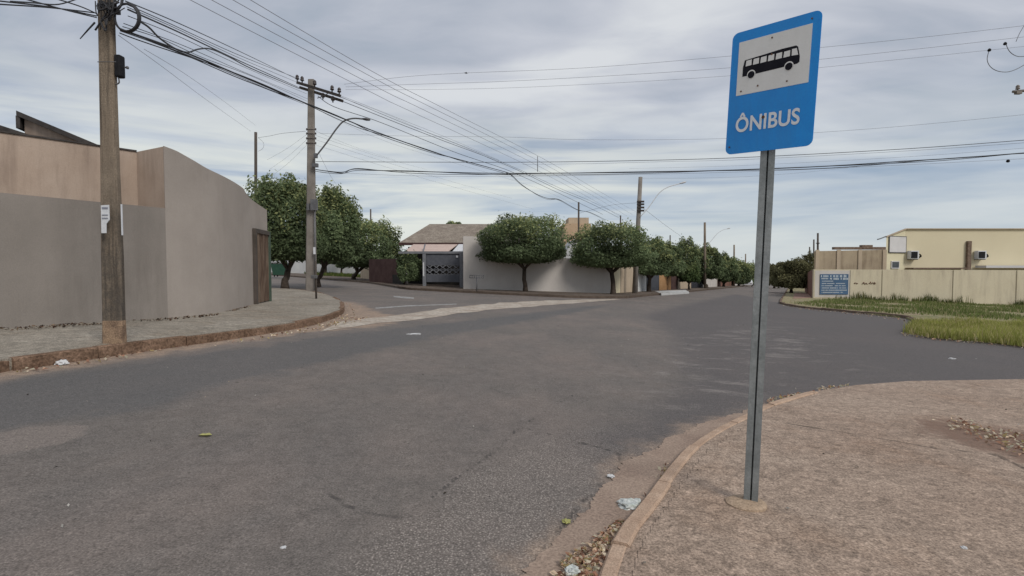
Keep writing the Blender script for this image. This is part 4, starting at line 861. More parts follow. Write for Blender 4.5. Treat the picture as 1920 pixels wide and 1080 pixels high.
# ------------------------------------------------------------------ right side buildings
c0 = gp(1525, 558.5, .09); ztw = zat(505, c0)
cw_ = thing('boundary_wall', 'long stained cream wall behind the grass lot', 'wall', c0)
yw = c0.y
mb = MB(); mb.wall([(c0.x, yw, c0.z - .2, ztw), (c0.x + 15, yw, G(c0.x + 15, yw) - .2, ztw - .06), (c0.x + 60, yw, G(c0.x + 60, yw) - .2, ztw - .25)], .2)
obj('panel', mb, M['cream_stained'], cw_)
mb = MB()
for px in (1597, 1657, 1790, 1909): x = (px - 960) / FPX * yw; zt_ = ztw - .06; mb.box((x, yw - .03, (G(x, yw) + zt_) / 2), (.28, .056, zt_ - G(x, yw)))
split_obj('pilaster', mb, M['cream_stained'], cw_)
mb = MB(); mb.wall([(c0.x + .003, yw + .19, c0.z - .2, ztw - .003), (c0.x + DX * 30, yw + 30, G(c0.x + 16, yw + 30) - .2, ztw - .8)], -.2); obj('side_wall', mb, M['brickred'], cw_)
# painted corner field with the blue notice
mb = MB(); x0, x1 = (1528 - 960) / FPX * yw, (1598 - 960) / FPX * yw; za = zat(557, c0); mb.box(((x0 + x1) / 2, yw - .006, (ztw - .1 + za) / 2), (x1 - x0, .012, ztw - .1 - za)); tag(obj('painted_field', mb, M['wall_white'], cw_), 'whitish painted field around the blue notice', None)
mb = MB(); bx0, bx1 = (1537 - 960) / FPX * yw, (1590 - 960) / FPX * yw; bz1, bz0 = zat(514, c0), zat(552, c0)
mb.box(((bx0 + bx1) / 2, yw - .045, (bz0 + bz1) / 2), (bx1 - bx0, .04, bz1 - bz0)); nb = single('notice_board', mb, M['paintblue'], 'blue painted notice with white lines of lettering on the corner of the cream wall', 'notice')
rnd = random.Random(12); mb = MB(); bw = bx1 - bx0; bh = bz1 - bz0
rows = [(.90, .105, .02, .52, 1), (.90, .13, .56, .92, 1), (.78, .07, .04, .36, 1), (.77, .10, .38, .97, 1), (.655, .05, .06, .46, 0), (.54, .05, .06, .50, 0), (.54, .045, .56, .86, 0), (.43, .05, .05, .90, 0), (.32, .055, .06, .62, 0), (.32, .05, .68, .92, 0), (.21, .05, .05, .94, 0), (.10, .05, .06, .78, 0)]
for v_, h_, u0, u1, big in rows:
    u = u0
    while u < u1:
        w_ = rnd.uniform(.035, .06) if big else rnd.uniform(.018, .03)
        if rnd.random() > .12: mb.box((bx0 + bw * (u + w_ / 2), yw - .069, bz0 + bh * v_), (bw * w_ * .78, .006, bh * h_ * rnd.uniform(.8, 1.0)))
        u += w_
obj('lettering', mb, M['paintwhite'], nb).location = tuple(-v for v in nb.location) ; nb.children[0].location = (0, 0, 0)
# small brown graffiti scrawl
mb = MB(); rnd = random.Random(6)
for a, b in ((1601, 1608), (1616, 1624), (1629, 1641)):
    x = a
    while x < b:
        p = P(x, 531 + rnd.uniform(-2.2, 2.2), yw - .008); q = P(x + rnd.uniform(.5, 2.5), 531 + rnd.uniform(-3, 3), yw - .008); mb.tube([p, q], .035, 4); x += 1.3
tag(obj('scrawl', mb, M['rust'], cw_), 'brown spray scrawl', None)
# brown stained warehouse block behind
d2 = yw + 1.6; a = P(1527, 471, d2); b = P(1663, 468, d2); zb_ = G(a.x, d2)
bb = thing('warehouse', 'flat-roofed building with brown stained wall above the blue notice', 'building', (a.x, d2, zb_))
mb = MB(); mb.hexa([(a.x, d2, zb_ - .3), (b.x, d2, zb_ - .6), (b.x + 8, d2 + 12, zb_ - .6), (a.x + 8, d2 + 12, zb_ - .3)], [(a.x, d2, a.z), (b.x, d2, b.z), (b.x + 8, d2 + 12, b.z), (a.x + 8, d2 + 12, a.z)]); obj('wall', mb, M['brown_stained'], bb)
mb = MB(); x = P(1566, 468, d2).x; mb.box(((x + b.x) / 2, d2 + .3, b.z + .12), (b.x - x, .35, .22)); mb.box((P(1628, 468, d2).x, d2 + .3, b.z + .25), (.9, .4, .3)); split_obj('parapet', mb, M['kerb_old'], bb)
mb = MB()
for px in (1532, 1572, 1612, 1658): x = P(px, 480, d2).x; mb.box((x, d2 - .04, (zb_ + b.z) / 2), (.32, .076, b.z - zb_ - .05))
split_obj('pilaster', mb, M['beige'], bb)
# yellow building
d3 = yw + 3.0; d4 = yw + 1.9
zc = P(1698, 430, d3).z; xA = P(1662, 444, d4).x; zA = P(1662, 445, d4).z; xB = P(1698, 430, d3).x; z0 = G(xB, d3) - .5; xE = 95
yb_ = thing('warehouse', 'large plain yellow building with two air conditioners on its side', 'building', (xB, d3, z0 + .5))
mb = MB(); mb.hexa([(xB, d3, z0), (xE, d3, z0 - 1), (xE, d3 + 14, z0 - 1), (xB + 11, d3 + 14, z0)], [(xB, d3, zc), (xE, d3, zc + .1), (xE, d3 + 14, zc + .1), (xB + 11, d3 + 14, zc)]); obj('side_wall', mb, M['yellow'], yb_)
mb = MB(); mb.hexa([(xA, d4, z0), (xB - .003, d3 - .003, z0), (xB + 10.4, d3 + 13, z0), (xA + 10.4, d3 + 13, z0)], [(xA, d4, zA), (xB - .003, d3 - .003, zc - .003), (xB + 10.4, d3 + 13, zc - .003), (xA + 10.4, d3 + 13, zA)]); obj('front_wall', mb, M['pale_yellow'], yb_)
mb = MB(); mb.box(((xB + xE) / 2, d3 - .06, zc + .04), (xE - xB, .2, .08)); mb.hexa([(xA - .02, d4 - .1, zA), (xB, d3 - .17, zc), (xB, d3 + .1, zc), (xA - .02, d4 + .2, zA)], [(xA - .02, d4 - .1, zA + .07), (xB, d3 - .17, zc + .078), (xB, d3 + .1, zc + .078), (xA - .02, d4 + .2, zA + .07)]); obj('roof_edge', mb, M['beige'], yb_)
fdir = (Vector((xB, d3, 0)) - Vector((xA, d4, 0))); fl = fdir.length; fdir.normalize(); fnn = Vector((fdir.y, -fdir.x, 0)); Mf = Matrix(((fdir.x, -fnn.x, 0), (fdir.y, -fnn.y, 0), (0, 0, 1)))
def fr(px, py):    # point on the angled front wall
    t = (px - 960) / FPX; s = (t * d4 - xA) / (fdir.x - t * fdir.y); p = Vector((xA, d4, 0)) + fdir * s; p.z = zat(py, p); return p
a, b = fr(1664.5, 443.5), fr(1695, 473); b2 = Vector((b.x, b.y, a.z)); ce = (a + b) / 2 + fnn * .05
mb = MB(); mb.box(ce, ((b2 - a).length, .08, a.z - b.z), Mf); sb = single('sign_panel', mb, M['board_white'], 'blank white sign panel on the front of the yellow building', 'sign')
mb = MB(); hw_ = (b2 - a).length / 2
for s in (-1, 1): mb.box(ce + fdir * s * (hw_ + .03), (.06, .1, a.z - b.z + .12), Mf); mb.box(ce + Vector((0, 0, s * ((a.z - b.z) / 2 + .03))), (2 * hw_, .1, .06), Mf)
obj('frame', mb, M['steel_dark'], sb)
a, b = fr(1670, 491), fr(1683, 502); wo = obj('window', MB().box((a + b) / 2 + fnn * .03, ((b - a).xy.length, .05, a.z - b.z), Mf), M['glass'], yb_)
mb = MB(); ce = (a + b) / 2 + fnn * .05; ww = (b - a).xy.length / 2; hh = (a.z - b.z) / 2
for s in (-1, 1): mb.box(ce + fdir * s * (ww + .03), (.07, .08, 2 * hh + .14), Mf); mb.box(ce + Vector((0, 0, s * (hh + .035))), (2 * ww - .004, .078, .07), Mf)
obj('frame', mb, M['board_white'], wo)
for px, lb_ in ((1712, 'white air conditioner on the yellow wall beside the blank sign panel'), (1838, 'white air conditioner on the yellow wall right of the dark pipe')):
    p = P(px, 478, d3 - .28); ac = thing('air_conditioner', lb_, 'air conditioner', (p.x, p.y, p.z - .35), 'air conditioners on the yellow wall')
    mb = MB(); mb.box(p, (.74, .45, .72)); obj('casing', mb, M['white_metal'], ac, bevel=.03)
    mb = MB(); mb.box(p + Vector((-.06, -.24, 0)), (.54, .04, .56)); obj('grille', mb, M['plastic_black'], ac)
    mb = MB(); mb.tube(crv([p + Vector((.36, .1, 0)), p + Vector((.65, .1, .05)), p + Vector((.85, .2, -.12)), p + Vector((.7, .27, -.2))], 4), .06, 6); obj('pipe', mb, M['plastic_black'], ac)
    mb = MB()
    for s in (-.27, .27): mb.box(p + Vector((s, .05, -.39)), (.06, .5, .06))
    split_obj('bracket', mb, M['steel_dark'], ac)
mb = MB(); a, b = P(1817, 452, d3 - .12), P(1817, 505, d3 - .12); mb.box(((a.x), a.y, (a.z + b.z) / 2 - .5), (.32, .22, a.z - b.z + 1)); obj('downpipe', mb, M['kerb_old'], yb_)
mb = MB(); mb.box((P(1880, 500, d3 - .6).x + 3, d3 - .7, zat(500, Vector((46, d3 - .7, 0)))), (10, 1.1, .2)); obj('canopy', mb, M['board_white'], yb_)
mb = MB(); mb.box((P(1760, 502.5, d3 - .6).x, d3 - .5, zat(503, Vector((41, d3 - .5, 0)))), (5, .9, .1)); obj('ledge', mb, M['kerb_old'], yb_)
mb = MB(); q = P(1652, 446, d4); mb.tube(crv([P(1662, 443, d4), P(1652, 447, d4), P(1645, 449, d4)], 4), .05, 5); obj('bracket', mb, M['steel_dark'], yb_)
# red paving by the corner
rp = gps([(1487, 562), (1525, 560), (1515, 551), (1490, 551)]); slab('path', [Vector((p.x, p.y, 0)) for p in rp], .11, M['red_paving'], .05)
# ------------------------------------------------------------------ poles
def insul(mb, c, s=1.0): mb.lathe(c, [(.02 * s, 0), (.02 * s, .05 * s), (.055 * s, .06 * s), (.06 * s, .09 * s), (.035 * s, .11 * s), (.055 * s, .13 * s), (.045 * s, .16 * s), (.02 * s, .19 * s)], 8)
def lamp_arm(root, pts, d, head=.42, r=.03, m='steel_dark'):
    w = crv([P(x, y, d) for x, y in pts], 6); arm = obj('lamp_arm', MB().tube(w, r, 7), M[m], root)
    e = w[-1]; dr = (w[-1] - w[-3]).normalized(); s = Vector((0, 1, 0)); mb = MB(); L_ = head; pr = [(0, .03), (.15, .07), (.5, .11), (.85, .09), (1, .03)]
    v = []; n = 8
    for t, rr_ in pr: v += [e + dr * (L_ * t - .05) + s * math.cos(2 * math.pi * k / n) * rr_ * 1.1 + Vector((0, 0, 1)) * math.sin(2 * math.pi * k / n) * rr_ * .6 for k in range(n)]
    f = [(i * n + k, i * n + (k + 1) % n, (i + 1) * n + (k + 1) % n, (i + 1) * n + k) for i in range(len(pr) - 1) for k in range(n)] + [tuple(range(n))[::-1], tuple((len(pr) - 1) * n + k for k in range(n))]
    mb.add(v, f, 0, True); obj('lamp_head', mb, M['board_white'] if m != 'steel_dark' else M['steel_dark'], arm)
# P1: big near pole
b1 = gp(215, 643.5, .145); D1 = b1.y; t1 = P(199, 0, D1 + .0); dirp = (t1 - b1).normalized(); top1 = b1 + dirp * 9.3
def pw(px0, px1): return (px1 - px0) / 2 / FPX * D1
u1 = thing('utility_pole', 'large weathered pole on the left pavement with pasted paper and rusty foot', 'utility pole', b1, 'overhead line poles')
def rect_pole(mb, pts_r, taper_y=.5, mi=0, bev=.22):
    n = 8; v = []
    for c, hw2 in pts_r:
        hy = hw2 * taper_y; e = hw2 * bev
        for x, y in ((-hw2 + e, -hy), (hw2 - e, -hy), (hw2, -hy + e), (hw2, hy - e), (hw2 - e, hy), (-hw2 + e, hy), (-hw2, hy - e), (-hw2, -hy + e)): v.append(c + Vector((x, y, 0)))
    f = [(i * n + k, i * n + (k + 1) % n, (i + 1) * n + (k + 1) % n, (i + 1) * n + k) for i in range(len(pts_r) - 1) for k in range(n)] + [tuple(range(n))[::-1], tuple((len(pts_r) - 1) * n + k for k in range(n))]
    mb.add(v, f)
mb = MB(); rows = [(b1 + dirp * .32, pw(197.5, 234)), (b1 + dirp * 1.2, pw(193, 228.5)), (b1 + dirp * 2.5, pw(191.5, 221.5)), (b1 + dirp * 4, pw(187.5, 214.5)), (b1 + dirp * 5.6, pw(186, 211.5)), (top1, .10)]
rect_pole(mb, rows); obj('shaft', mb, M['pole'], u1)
mb = MB(); rect_pole(mb, [(b1 - dirp * .1, pw(197, 234.5)), (b1 + dirp * .1, pw(197, 235.5)), (b1 + dirp * .2, pw(197, 234.5)), (b1 + dirp * .32, pw(197.3, 234.2))]); obj('foot', mb, M['pole_base'], u1)
# dark groove strip down the face
def along(h, dx, dy=0): return b1 + dirp * h + Vector((dx, dy, 0))
fy = -.17
pp_ = MB(); q = [P(189, 385, D1 - .165), P(204, 384, D1 - .165), P(205, 412, D1 - .165), P(199, 420, D1 - .165), P(199, 437, D1 - .165), P(190, 437, D1 - .165)]
pp_.add(q + [p + Vector((0, .01, 0)) for p in q], [tuple(range(6)), tuple(range(6, 12))[::-1]] + [(i, (i + 1) % 6, 6 + (i + 1) % 6, 6 + i) for i in range(6)])
nt_ = single('paper_notice', pp_, M['paper'], 'torn white paper pasted on the left of the near pole', 'paper notice')
mb = MB()
for y in (390, 403, 409): a, b = P(191, y, D1 - .17), P(202, y, D1 - .17); mb.box((a + b) / 2, (b.x - a.x, .004, .022 if y == 390 else .014))
split_obj('print_line', mb, M['ink'], nt_)
mb = MB(); a = P(228.6, 412, D1 - .11); mb.box(a, (.018, .01, .42)); single('paper_notice', mb, M['paper'], 'narrow sliver of white paper on the right edge of the near pole', 'paper notice')
mb = MB(); c_ = P(224.5, 125, D1); mb.box(c_, (.085, .11, .30)); bx_ = thing('splice_box', 'black cable box mounted on the near pole under the coil', 'cable box', c_ - Vector((0, 0, .15)))
obj('casing', mb, M['plastic_black'], bx_, bevel=.02)
mb = MB(); mb.tube([c_ + Vector((.06, 0, -.01)), c_ + Vector((.10, 0, -.01))], .012, 6); mb.lathe(c_ + Vector((.105, 0, -.03)), [(.015, 0), (.02, .02), (.012, .035)], 8); mb.tube(crv([c_ + Vector((-.01, -.02, -.14)), c_ + Vector((0, -.02, -.22)), c_ + Vector((-.05, -.02, -.25))], 4), .01, 5); split_obj('bracket', mb, M['steel_dark'], bx_)
mb = MB(); cc = P(238, 33, D1 - .12); ring = lambda R_, ox, oz, oy: [cc + Vector((R_ * math.cos(a) + ox, oy, R_ * 1.12 * math.sin(a) + oz)) for a in [2 * math.pi * k / 28 for k in range(28)]]
mb.tube(ring(.165, 0, 0, 0), .013, 6, closed=True); mb.tube(ring(.158, .006, -.008, -.02), .012, 6, closed=True); mb.tube(ring(.17, -.004, .006, .02), .012, 6, closed=True); single('cable_coil', mb, M['cable'], 'round coil of black cable hanging beside the top of the near pole', 'cable coil')
rnd = random.Random(9); mb = MB()
for k in range(26):
    s = P(rnd.uniform(180, 215), rnd.uniform(-12, 42), D1 + rnd.uniform(-.22, -.13)); e = P(rnd.uniform(178, 236), rnd.uniform(-10, 60), D1 + rnd.uniform(-.24, -.1)); m_ = (s + e) / 2 + Vector((rnd.uniform(-.12, .12), -.03, rnd.uniform(-.14, .1)))
    mb.tube(crv([s, m_, e], 5), rnd.uniform(.006, .013), 5)
for k in range(5):
    z = b1.z + dirp.z * 0 + P(200, 48 - k * 14, D1).z; mb.tube([Vector((P(184, 0, D1).x - .02, D1 - .16, z)), Vector((P(217, 0, D1).x + .02, D1 - .16, z))], .012, 5)
mb.tube([P(178, 42, D1 - .1), P(165, 56, D1 - .1), P(150, 73, D1 - .12)], [.012, .010, .006], 5)
mb.box(P(209, 14, D1 - .14), (.09, .08, .10)); mb.box(P(191, 8, D1 - .14), (.05, .05, .08)); mb.box(P(220, 22, D1 - .12), (.05, .06, .06))
single('cable_tangle', mb, M['cable'], 'tangle of black splices and leads around the top of the near pole', 'cable tangle')
mb = MB(); ct1 = top1 - Vector((0, 0, .5)); mb.box(ct1 + Vector((.3, -.2, 0)), (2.0, .1, .12)); ca = obj('crossarm', mb, M['wood_dark'], u1)
mb = MB(); mb.tube([P(183, 116, D1 - .12), P(217, 116, D1 - .12)], .006, 4); obj('strap', mb, M['steel_dark'], u1)
# P2: corner pole with double crossarm and lamp
b2_ = onx(583, 24.6, .145); b2_.z = gp(583, 553, .0).z if False else b2_.z; D2 = 24.6; t2 = P(583.5, 149, D2)
u2 = thing('utility_pole', 'grey concrete pole at the left corner with a double crossarm and lamp', 'utility pole', b2_, 'overhead line poles')
mb = MB(); rect_pole(mb, [(b2_ - Vector((0, 0, .2)), .24), (b2_.lerp(t2, .5), .185), (t2, .135)]); obj('shaft', mb, M['pole_light'], u2)
ax0, ax1 = P(558, 158, D2 - .9), P(640, 181, D2 + 1.0 - 2.2)
for dz, dy in ((0, -.16), (-.12, .16)):
    a, b = P(560, 157, D2 + .3) + Vector((0, dy, dz)), P(640, 182, D2 - .9) + Vector((0, dy, dz)); dd = (b - a); mid = (a + b) / 2
    Mc = Matrix((dd.normalized(), Vector((-dd.y, dd.x, 0)).normalized(), dd.cross(Vector((-dd.y, dd.x, 0))).normalized())).transposed(); m_ = MB(); m_.box(mid, (dd.length, .1, .12), Mc); arm = obj('crossarm', m_, M['wood_dark'], u2)
    m_ = MB()
    for t in ((.0, .12, .42, .82, .98) if dz == 0 else (.55, .78)): c_ = a.lerp(b, t) + Vector((0, 0, .06 if dz == 0 else -.2)); insul(m_, c_, 1.5)
    split_obj('insulator', m_, M['ceramic'], arm)
mb = MB(); mb.tube([P(595, 184, D2 - .2), P(608, 180, D2 - .3), P(616, 174, D2 - .4)], .02, 5); obj('brace', mb, M['steel_dark'], u2)
lamp_arm(u2, [(594, 291), (612, 268), (632, 240), (645, 227), (662, 222), (680, 223)], D2 - .3, .4, .035)
mb = MB(); mb.box(P(592, 292, D2 - .28), (.14, .14, .2)); obj('lamp_clamp', mb, M['steel_dark'], u2)
mb = MB()
for y in (243, 251, 260, 269): 
    mb.tube([P(575, y, D2 - .25), P(592, y, D2 - .25)], .022, 5); insul(mb, P(575, y + 2, D2 - .28), .6); insul(mb, P(592, y + 2, D2 - .28), .6)
split_obj('rack_insulator', mb, M['ceramic'], u2)
mb = MB(); mb.box(P(591, 310, D2 - .25), (.25, .16, .16)); mb.box(P(589, 384, D2 - .25), (.3, .12, .5)); mb.box(P(578, 388, D2 - .25), (.12, .12, .3)); split_obj('cable_box', mb, M['steel_dark'], u2)
mb = MB(); mb.tube([P(591, 545, D2 - .26), P(590, 380, D2 - .22)], .03, 6); obj('conduit', mb, M['steel_dark'], u2)
mb = MB(); mb.box(P(589.5, 470, D2 - .3), (.1, .02, .32)); single('paper_notice', mb, M['paper'], 'small white paper on the pole with the double crossarm', 'paper notice')
p = gp(593, 560, .145); st_ = thing('street_name_post', 'thin metal post with a small box in front of the corner concrete pole', 'post', p)
mb = MB(); mb.tube([p, (p.x + .0, p.y, zat(490, p))], .035, 7); obj('post', mb, M['pole_dark'], st_)
mb = MB(); mb.box(P(589, 519, p.y - .05), (.2, .1, .12)); obj('box', mb, M['steel_dark'], st_, bevel=.01)
# other poles
def simple_pole(name, label, px, pt, d, r0, r1, m, arm=None, lamp=None, pxb=None, base=None, lm='white_metal', group='overhead line poles', mount=None):
    b = onx(pxb or px, d, .1); t = P(px, pt, d); u = thing(name, label, 'utility pole' if name == 'utility_pole' else 'post', b, group)
    mb = MB(); mb.tube([b - Vector((0, 0, .1)), b.lerp(t, .5), t], [r0, (r0 + r1) / 2, r1], 8); obj('shaft', mb, M[m], u)
    if arm:
        for hz in arm:
            mb = MB(); c = P(px, pt + hz[0], d); mb.box(c, (hz[1], .1, .1)); ar = obj('crossarm', mb, M['wood_dark'], u); mb = MB()
            for s in (-.46, -.2, .2, .46): insul(mb, c + Vector((hz[1] * s, 0, .05)), 1.4)
            split_obj('insulator', mb, M['ceramic'], ar)
    if mount:
        mb = MB()
        for y in mount: mb.box(P(px, y, d - .2), (.5, .14, .12))
        split_obj('rack_arm', mb, M['wood_dark'], u)
    if lamp: lamp_arm(u, lamp, d - .25, .5, .03, 'white_metal')
    return u
M['white_arm'] = M['steel_dark']
simple_pole('service_post', 'thin dark post standing behind the grey wall left of the trees', 479.5, 248, 30, .09, .08, 'pole_dark', group='service posts')
simple_pole('utility_pole', 'pole at the street corner with a long curved lamp arm', 1201, 332, 38, .19, .14, 'pole_light', lamp=[(1201, 406), (1217, 388), (1236, 362), (1252, 351), (1268, 346), (1275, 344)], pxb=1190, mount=(378, 383, 389, 395))
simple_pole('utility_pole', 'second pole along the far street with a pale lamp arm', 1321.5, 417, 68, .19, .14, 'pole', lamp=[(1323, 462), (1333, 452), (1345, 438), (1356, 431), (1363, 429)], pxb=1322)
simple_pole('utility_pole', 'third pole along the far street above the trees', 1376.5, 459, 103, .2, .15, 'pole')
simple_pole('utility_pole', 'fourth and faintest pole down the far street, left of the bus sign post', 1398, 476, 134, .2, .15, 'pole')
simple_pole('service_post', 'dark thin post above the tan building between the clipped trees', 1085, 379, 43, .08, .07, 'pole_dark', group='service posts')
simple_pole('service_post', 'short tip of a post just left of the corner lamp pole', 1163.5, 404, 55, .08, .07, 'pole_dark', group='service posts')
simple_pole('service_post', 'thin post tip between the corner lamp pole and the second pole', 1256.5, 441, 62, .08, .07, 'pole_dark', group='service posts')
simple_pole('service_post', 'small post tip above the round tree with the pale top', 695, 392, 60, .1, .08, 'pole_dark', group='service posts')
simple_pole('utility_pole', 'tallest of the three poles beside the brown stained building', 1533.5, 437, 78, .18, .13, 'pole_dark', mount=(456,))
simple_pole('utility_pole', 'middle of the three poles beside the brown stained building', 1526, 449, 92, .15, .12, 'pole_dark')
simple_pole('utility_pole', 'lowest of the three poles beside the brown stained building', 1518, 463, 108, .15, .12, 'pole_dark')
simple_pole('utility_pole', 'thin far pole just right of the street end', 1412, 487, 165, .16, .12, 'pole_dark')
# off-frame pole at the right whose crossarm end shows
D5 = 20; u5 = simple_pole('utility_pole', 'pole beyond the right edge with insulators reaching into view', 1960, 20, D5, .17, .13, 'pole_light')
mb = MB(); a = P(1899, 172, D5); b = P(1965, 166, D5); mb.tube([a, b], .05, 6); insul(mb, P(1908, 171, D5), 1.2); mb.box(P(1909, 174, D5), (.2, .12, .1)); obj('insulator_arm', mb, M['pole_light'], u5)
# ------------------------------------------------------------------ wires
def wire(label, pix, d0, d1, r=.008, m='cable', group=None, name='overhead_wire', sub=6, strands=1):
    r *= 1.45 if m == 'cable' else 1.0
    ps = crv([Vector((x, y, 0)) for x, y in pix], sub); L = [0]
    for a, b in zip(ps[:-1], ps[1:]): L.append(L[-1] + (b - a).length)
    w = []
    for p, l in zip(ps, L):
        t = l / L[-1]; d = 1 / ((1 - t) / d0 + t / d1); w.append(P(p.x, p.y, d))
    mb = MB(); mb.tube(w, [r] * len(w), 5)
    for q in range(1, strands):
        ph = q * 2.1; mb.tube([p + Vector((0, math.cos(i * .35 + ph), math.sin(i * .27 + ph) - .6)) * r * (1.8 + .5 * q) for i, p in enumerate(w)], [r * .6] * len(w), 4)
    return single(name, mb, M[m], label, 'wire', group=group)
gA = 'four parallel thin wires crossing the upper sky'
for k, (x0, x1, y1, x2) in enumerate(((357, 700, 175, 751), (397, 700, 160, 782), (437, 700, 146, 806), (470, 700, 135, 826))):
    lab = ['lowest', 'second from the bottom', 'third from the bottom', 'highest'][k] + ' of the four parallel thin wires crossing the upper sky'
    x3, y3 = [(968, 300), (982, 297), (997, 295), (1010, 293)][k]
    sl_ = y1 / (x1 - x0) * 1.02
    wire(lab, [(x0 - 190, -190 * sl_ - 4), (x0, 0), (x1, y1), (x2, 200), (x3, y3), (1100 + 8 * k, 368 - 3 * k), (1163 + 12 * k, 407 - 2 * k)], 9, 55, .0065, 'wire_far', gA)
gB = 'cables from the near pole to the corner pole'
wire('thick sagging bundle from the near pole past the corner pole, ending in a drop', [(226, 55), (346, 98), (460, 146), (569, 192), (652, 226), (704, 247), (806, 283), (860, 299), (946, 322), (959, 328), (978, 346), (1004, 363), (1027, 372), (1048, 374), (1082, 393), (1105, 398), (1135, 412)], D1, 50, .0095, 'cable', gB, 'cable_bundle', strands=3)
wire('second thick cable running just under the main bundle to the corner pole', [(226, 58), (346, 101), (460, 149), (569, 195)], D1, D2, .006, 'cable', gB, 'cable_bundle', strands=2)
wire('cable that leaves the coil in a wavy dip and rejoins the upper run', [(262, 40), (280, 52), (300, 72), (330, 92), (352, 98), (372, 92), (395, 92), (430, 107), (470, 128), (560, 166)], D1, D2, .010, 'cable', gB)
wire('uppermost cable from the near pole to the crossarm of the corner pole', [(235, 2), (320, 37), (440, 92), (560, 150)], D1, D2, .006, 'cable', gB)
wire('second cable from the top between near pole and crossarm', [(237, 8), (320, 45), (440, 100), (571, 152)], D1, D2, .005, 'cable', gB)
wire('dark straight cable from the coil to the crossarm end', [(240, 18), (330, 58), (440, 110), (560, 164)], D1, D2, .009, 'cable', gB)
wire('thin cable below the dark straight one reaching the crossarm', [(240, 30), (330, 66), (440, 118), (575, 176)], D1, D2, .004, 'cable', gB)
wire('thin cable skimming above the main bundle to the corner pole', [(232, 44), (340, 84), (450, 132), (578, 186)], D1, D2, .004, 'cable', gB)
wire('thin wire squeezed between the second top cable and the dark straight one', [(238, 13), (325, 51), (440, 105), (566, 158)], D1, D2, .004, 'cable', gB)
wire('thin loose cable wandering above the main bundle near the big pole', [(230, 50), (300, 72), (380, 108), (470, 142), (576, 190)], D1, D2, .004, 'cable', gB)
wire('faint long drop wire falling from the near pole to the trees', [(222, 66), (300, 122), (380, 182), (470, 246)], D1, 26, .0035, 'wire_far', gB)
wire('second faint drop wire falling beside the first toward the trees', [(270, 92), (340, 134), (420, 190), (480, 236)], D1, 26, .003, 'wire_far', gB)
gC = 'cables running on from the corner pole down the street'
wire('cable from the crossarm end running down the street, lowest of its bunch', [(596, 180), (626, 200), (704, 226), (782, 257), (860, 288), (938, 314), (977, 330), (1043, 360), (1130, 402)], D2, 55, .010, 'cable', gC)
wire('middle cable of the bunch running from the crossarm down the street', [(606, 176), (668, 200), (746, 231), (834, 265), (912, 294), (977, 322), (1043, 354), (1100, 378), (1160, 408)], D2, 55, .010, 'cable', gC)
wire('highest cable of the bunch running from the crossarm down the street', [(625, 176), (690, 203), (760, 232), (850, 267), (925, 297), (985, 323), (1050, 353), (1105, 376), (1165, 405)], D2, 55, .007, 'cable', gC)
wire('dotted cable just above the middle one of the crossarm bunch', [(640, 180), (700, 203), (770, 231), (850, 263), (935, 300)], D2, 45, .007, 'wire_far', gC)
wire('thin wire on the outside of the crossarm bunch', [(570, 155), (640, 183), (720, 212), (800, 248), (880, 280), (950, 312)], D2, 45, .005, 'wire_far', gC)
wire('thin faint wire under the thick bundle past the corner pole', [(592, 204), (700, 256), (820, 296), (1000, 350), (1080, 385)], D2, 50, .004, 'wire_far', gC)
gD = 'wires crossing the street toward the right edge'
wire('topmost thin wire crossing the sky behind the bus sign', [(645, 158), (760, 144), (870, 137), (1100, 127), (1370, 105), (1700, 73), (1930, 47)], D2, D5, .006, 'wire_far', gD)
wire('second thin wire crossing the sky behind the bus sign', [(648, 163), (780, 158), (1000, 150), (1370, 127), (1700, 94), (1930, 68)], D2, D5, .006, 'wire_far', gD)
wire('third thin wire crossing the sky behind the bus sign', [(648, 168), (780, 168), (1000, 163), (1370, 142), (1700, 110), (1930, 86)], D2, D5, .005, 'wire_far', gD)
wire('lone thin wire crossing midway between the upper and lower groups', [(600, 250), (760, 255), (950, 257), (1100, 262), (1350, 260), (1540, 248), (1700, 236), (1930, 214)], D2, D5, .005, 'wire_far', gD)
wire('upper thin cable of the low crossing group meeting the bus sign foot', [(592, 303), (800, 304), (1000, 304), (1200, 301), (1400, 295), (1700, 279), (1930, 262)], D2, D5, .008, 'cable', gD)
wire('wire just below the upper cable of the low crossing group', [(980, 308), (1100, 307), (1250, 303), (1400, 299), (1700, 283), (1930, 267)], 30, D5, .006, 'wire_far', gD)
wire('thickest lower cable crossing the whole street under the bus sign', [(592, 318), (640, 323), (665, 317), (720, 320), (800, 322), (950, 325), (1200, 323), (1400, 318), (1560, 311), (1700, 302), (1800, 296), (1930, 286)], D2, D5, .013, 'cable', gD, 'cable_bundle', strands=3)
wire('thin wire hanging just under the thickest crossing cable', [(600, 322), (750, 329), (900, 331), (1100, 329), (1400, 322), (1700, 309), (1930, 297)], D2, D5, .005, 'wire_far', gD)
wire('faint wire running just above the thickest crossing cable on the right', [(1180, 316), (1400, 310), (1700, 294), (1930, 277)], 34, D5, .004, 'wire_far', gD)
mb = MB(); mb.tube([P(1008, 293, 32), P(1008, 322, 32)], .02, 5); single('cable_spacer', mb, M['steel_dark'], 'short vertical spacer hanging between the low crossing cables', 'cable spacer')
wire('curved black jumper loop hanging at the upper right edge', [(1854, 96), (1851, 112), (1857, 125), (1870, 133), (1888, 135), (1905, 130), (1925, 119)], D5, D5, .012, 'steel_dark', 'jumper loops at the right edge', 'jumper_loop')
wire('smaller jumper loop above the first at the upper right edge', [(1886, 80), (1890, 92), (1898, 101), (1910, 106), (1928, 105)], D5, D5, .012, 'steel_dark', 'jumper loops at the right edge', 'jumper_loop')
wire('lead rising steeply to the right edge above the jumper loops', [(1905, 78), (1912, 62), (1925, 40)], D5, D5, .010, 'steel_dark', 'jumper loops at the right edge', 'jumper_loop')
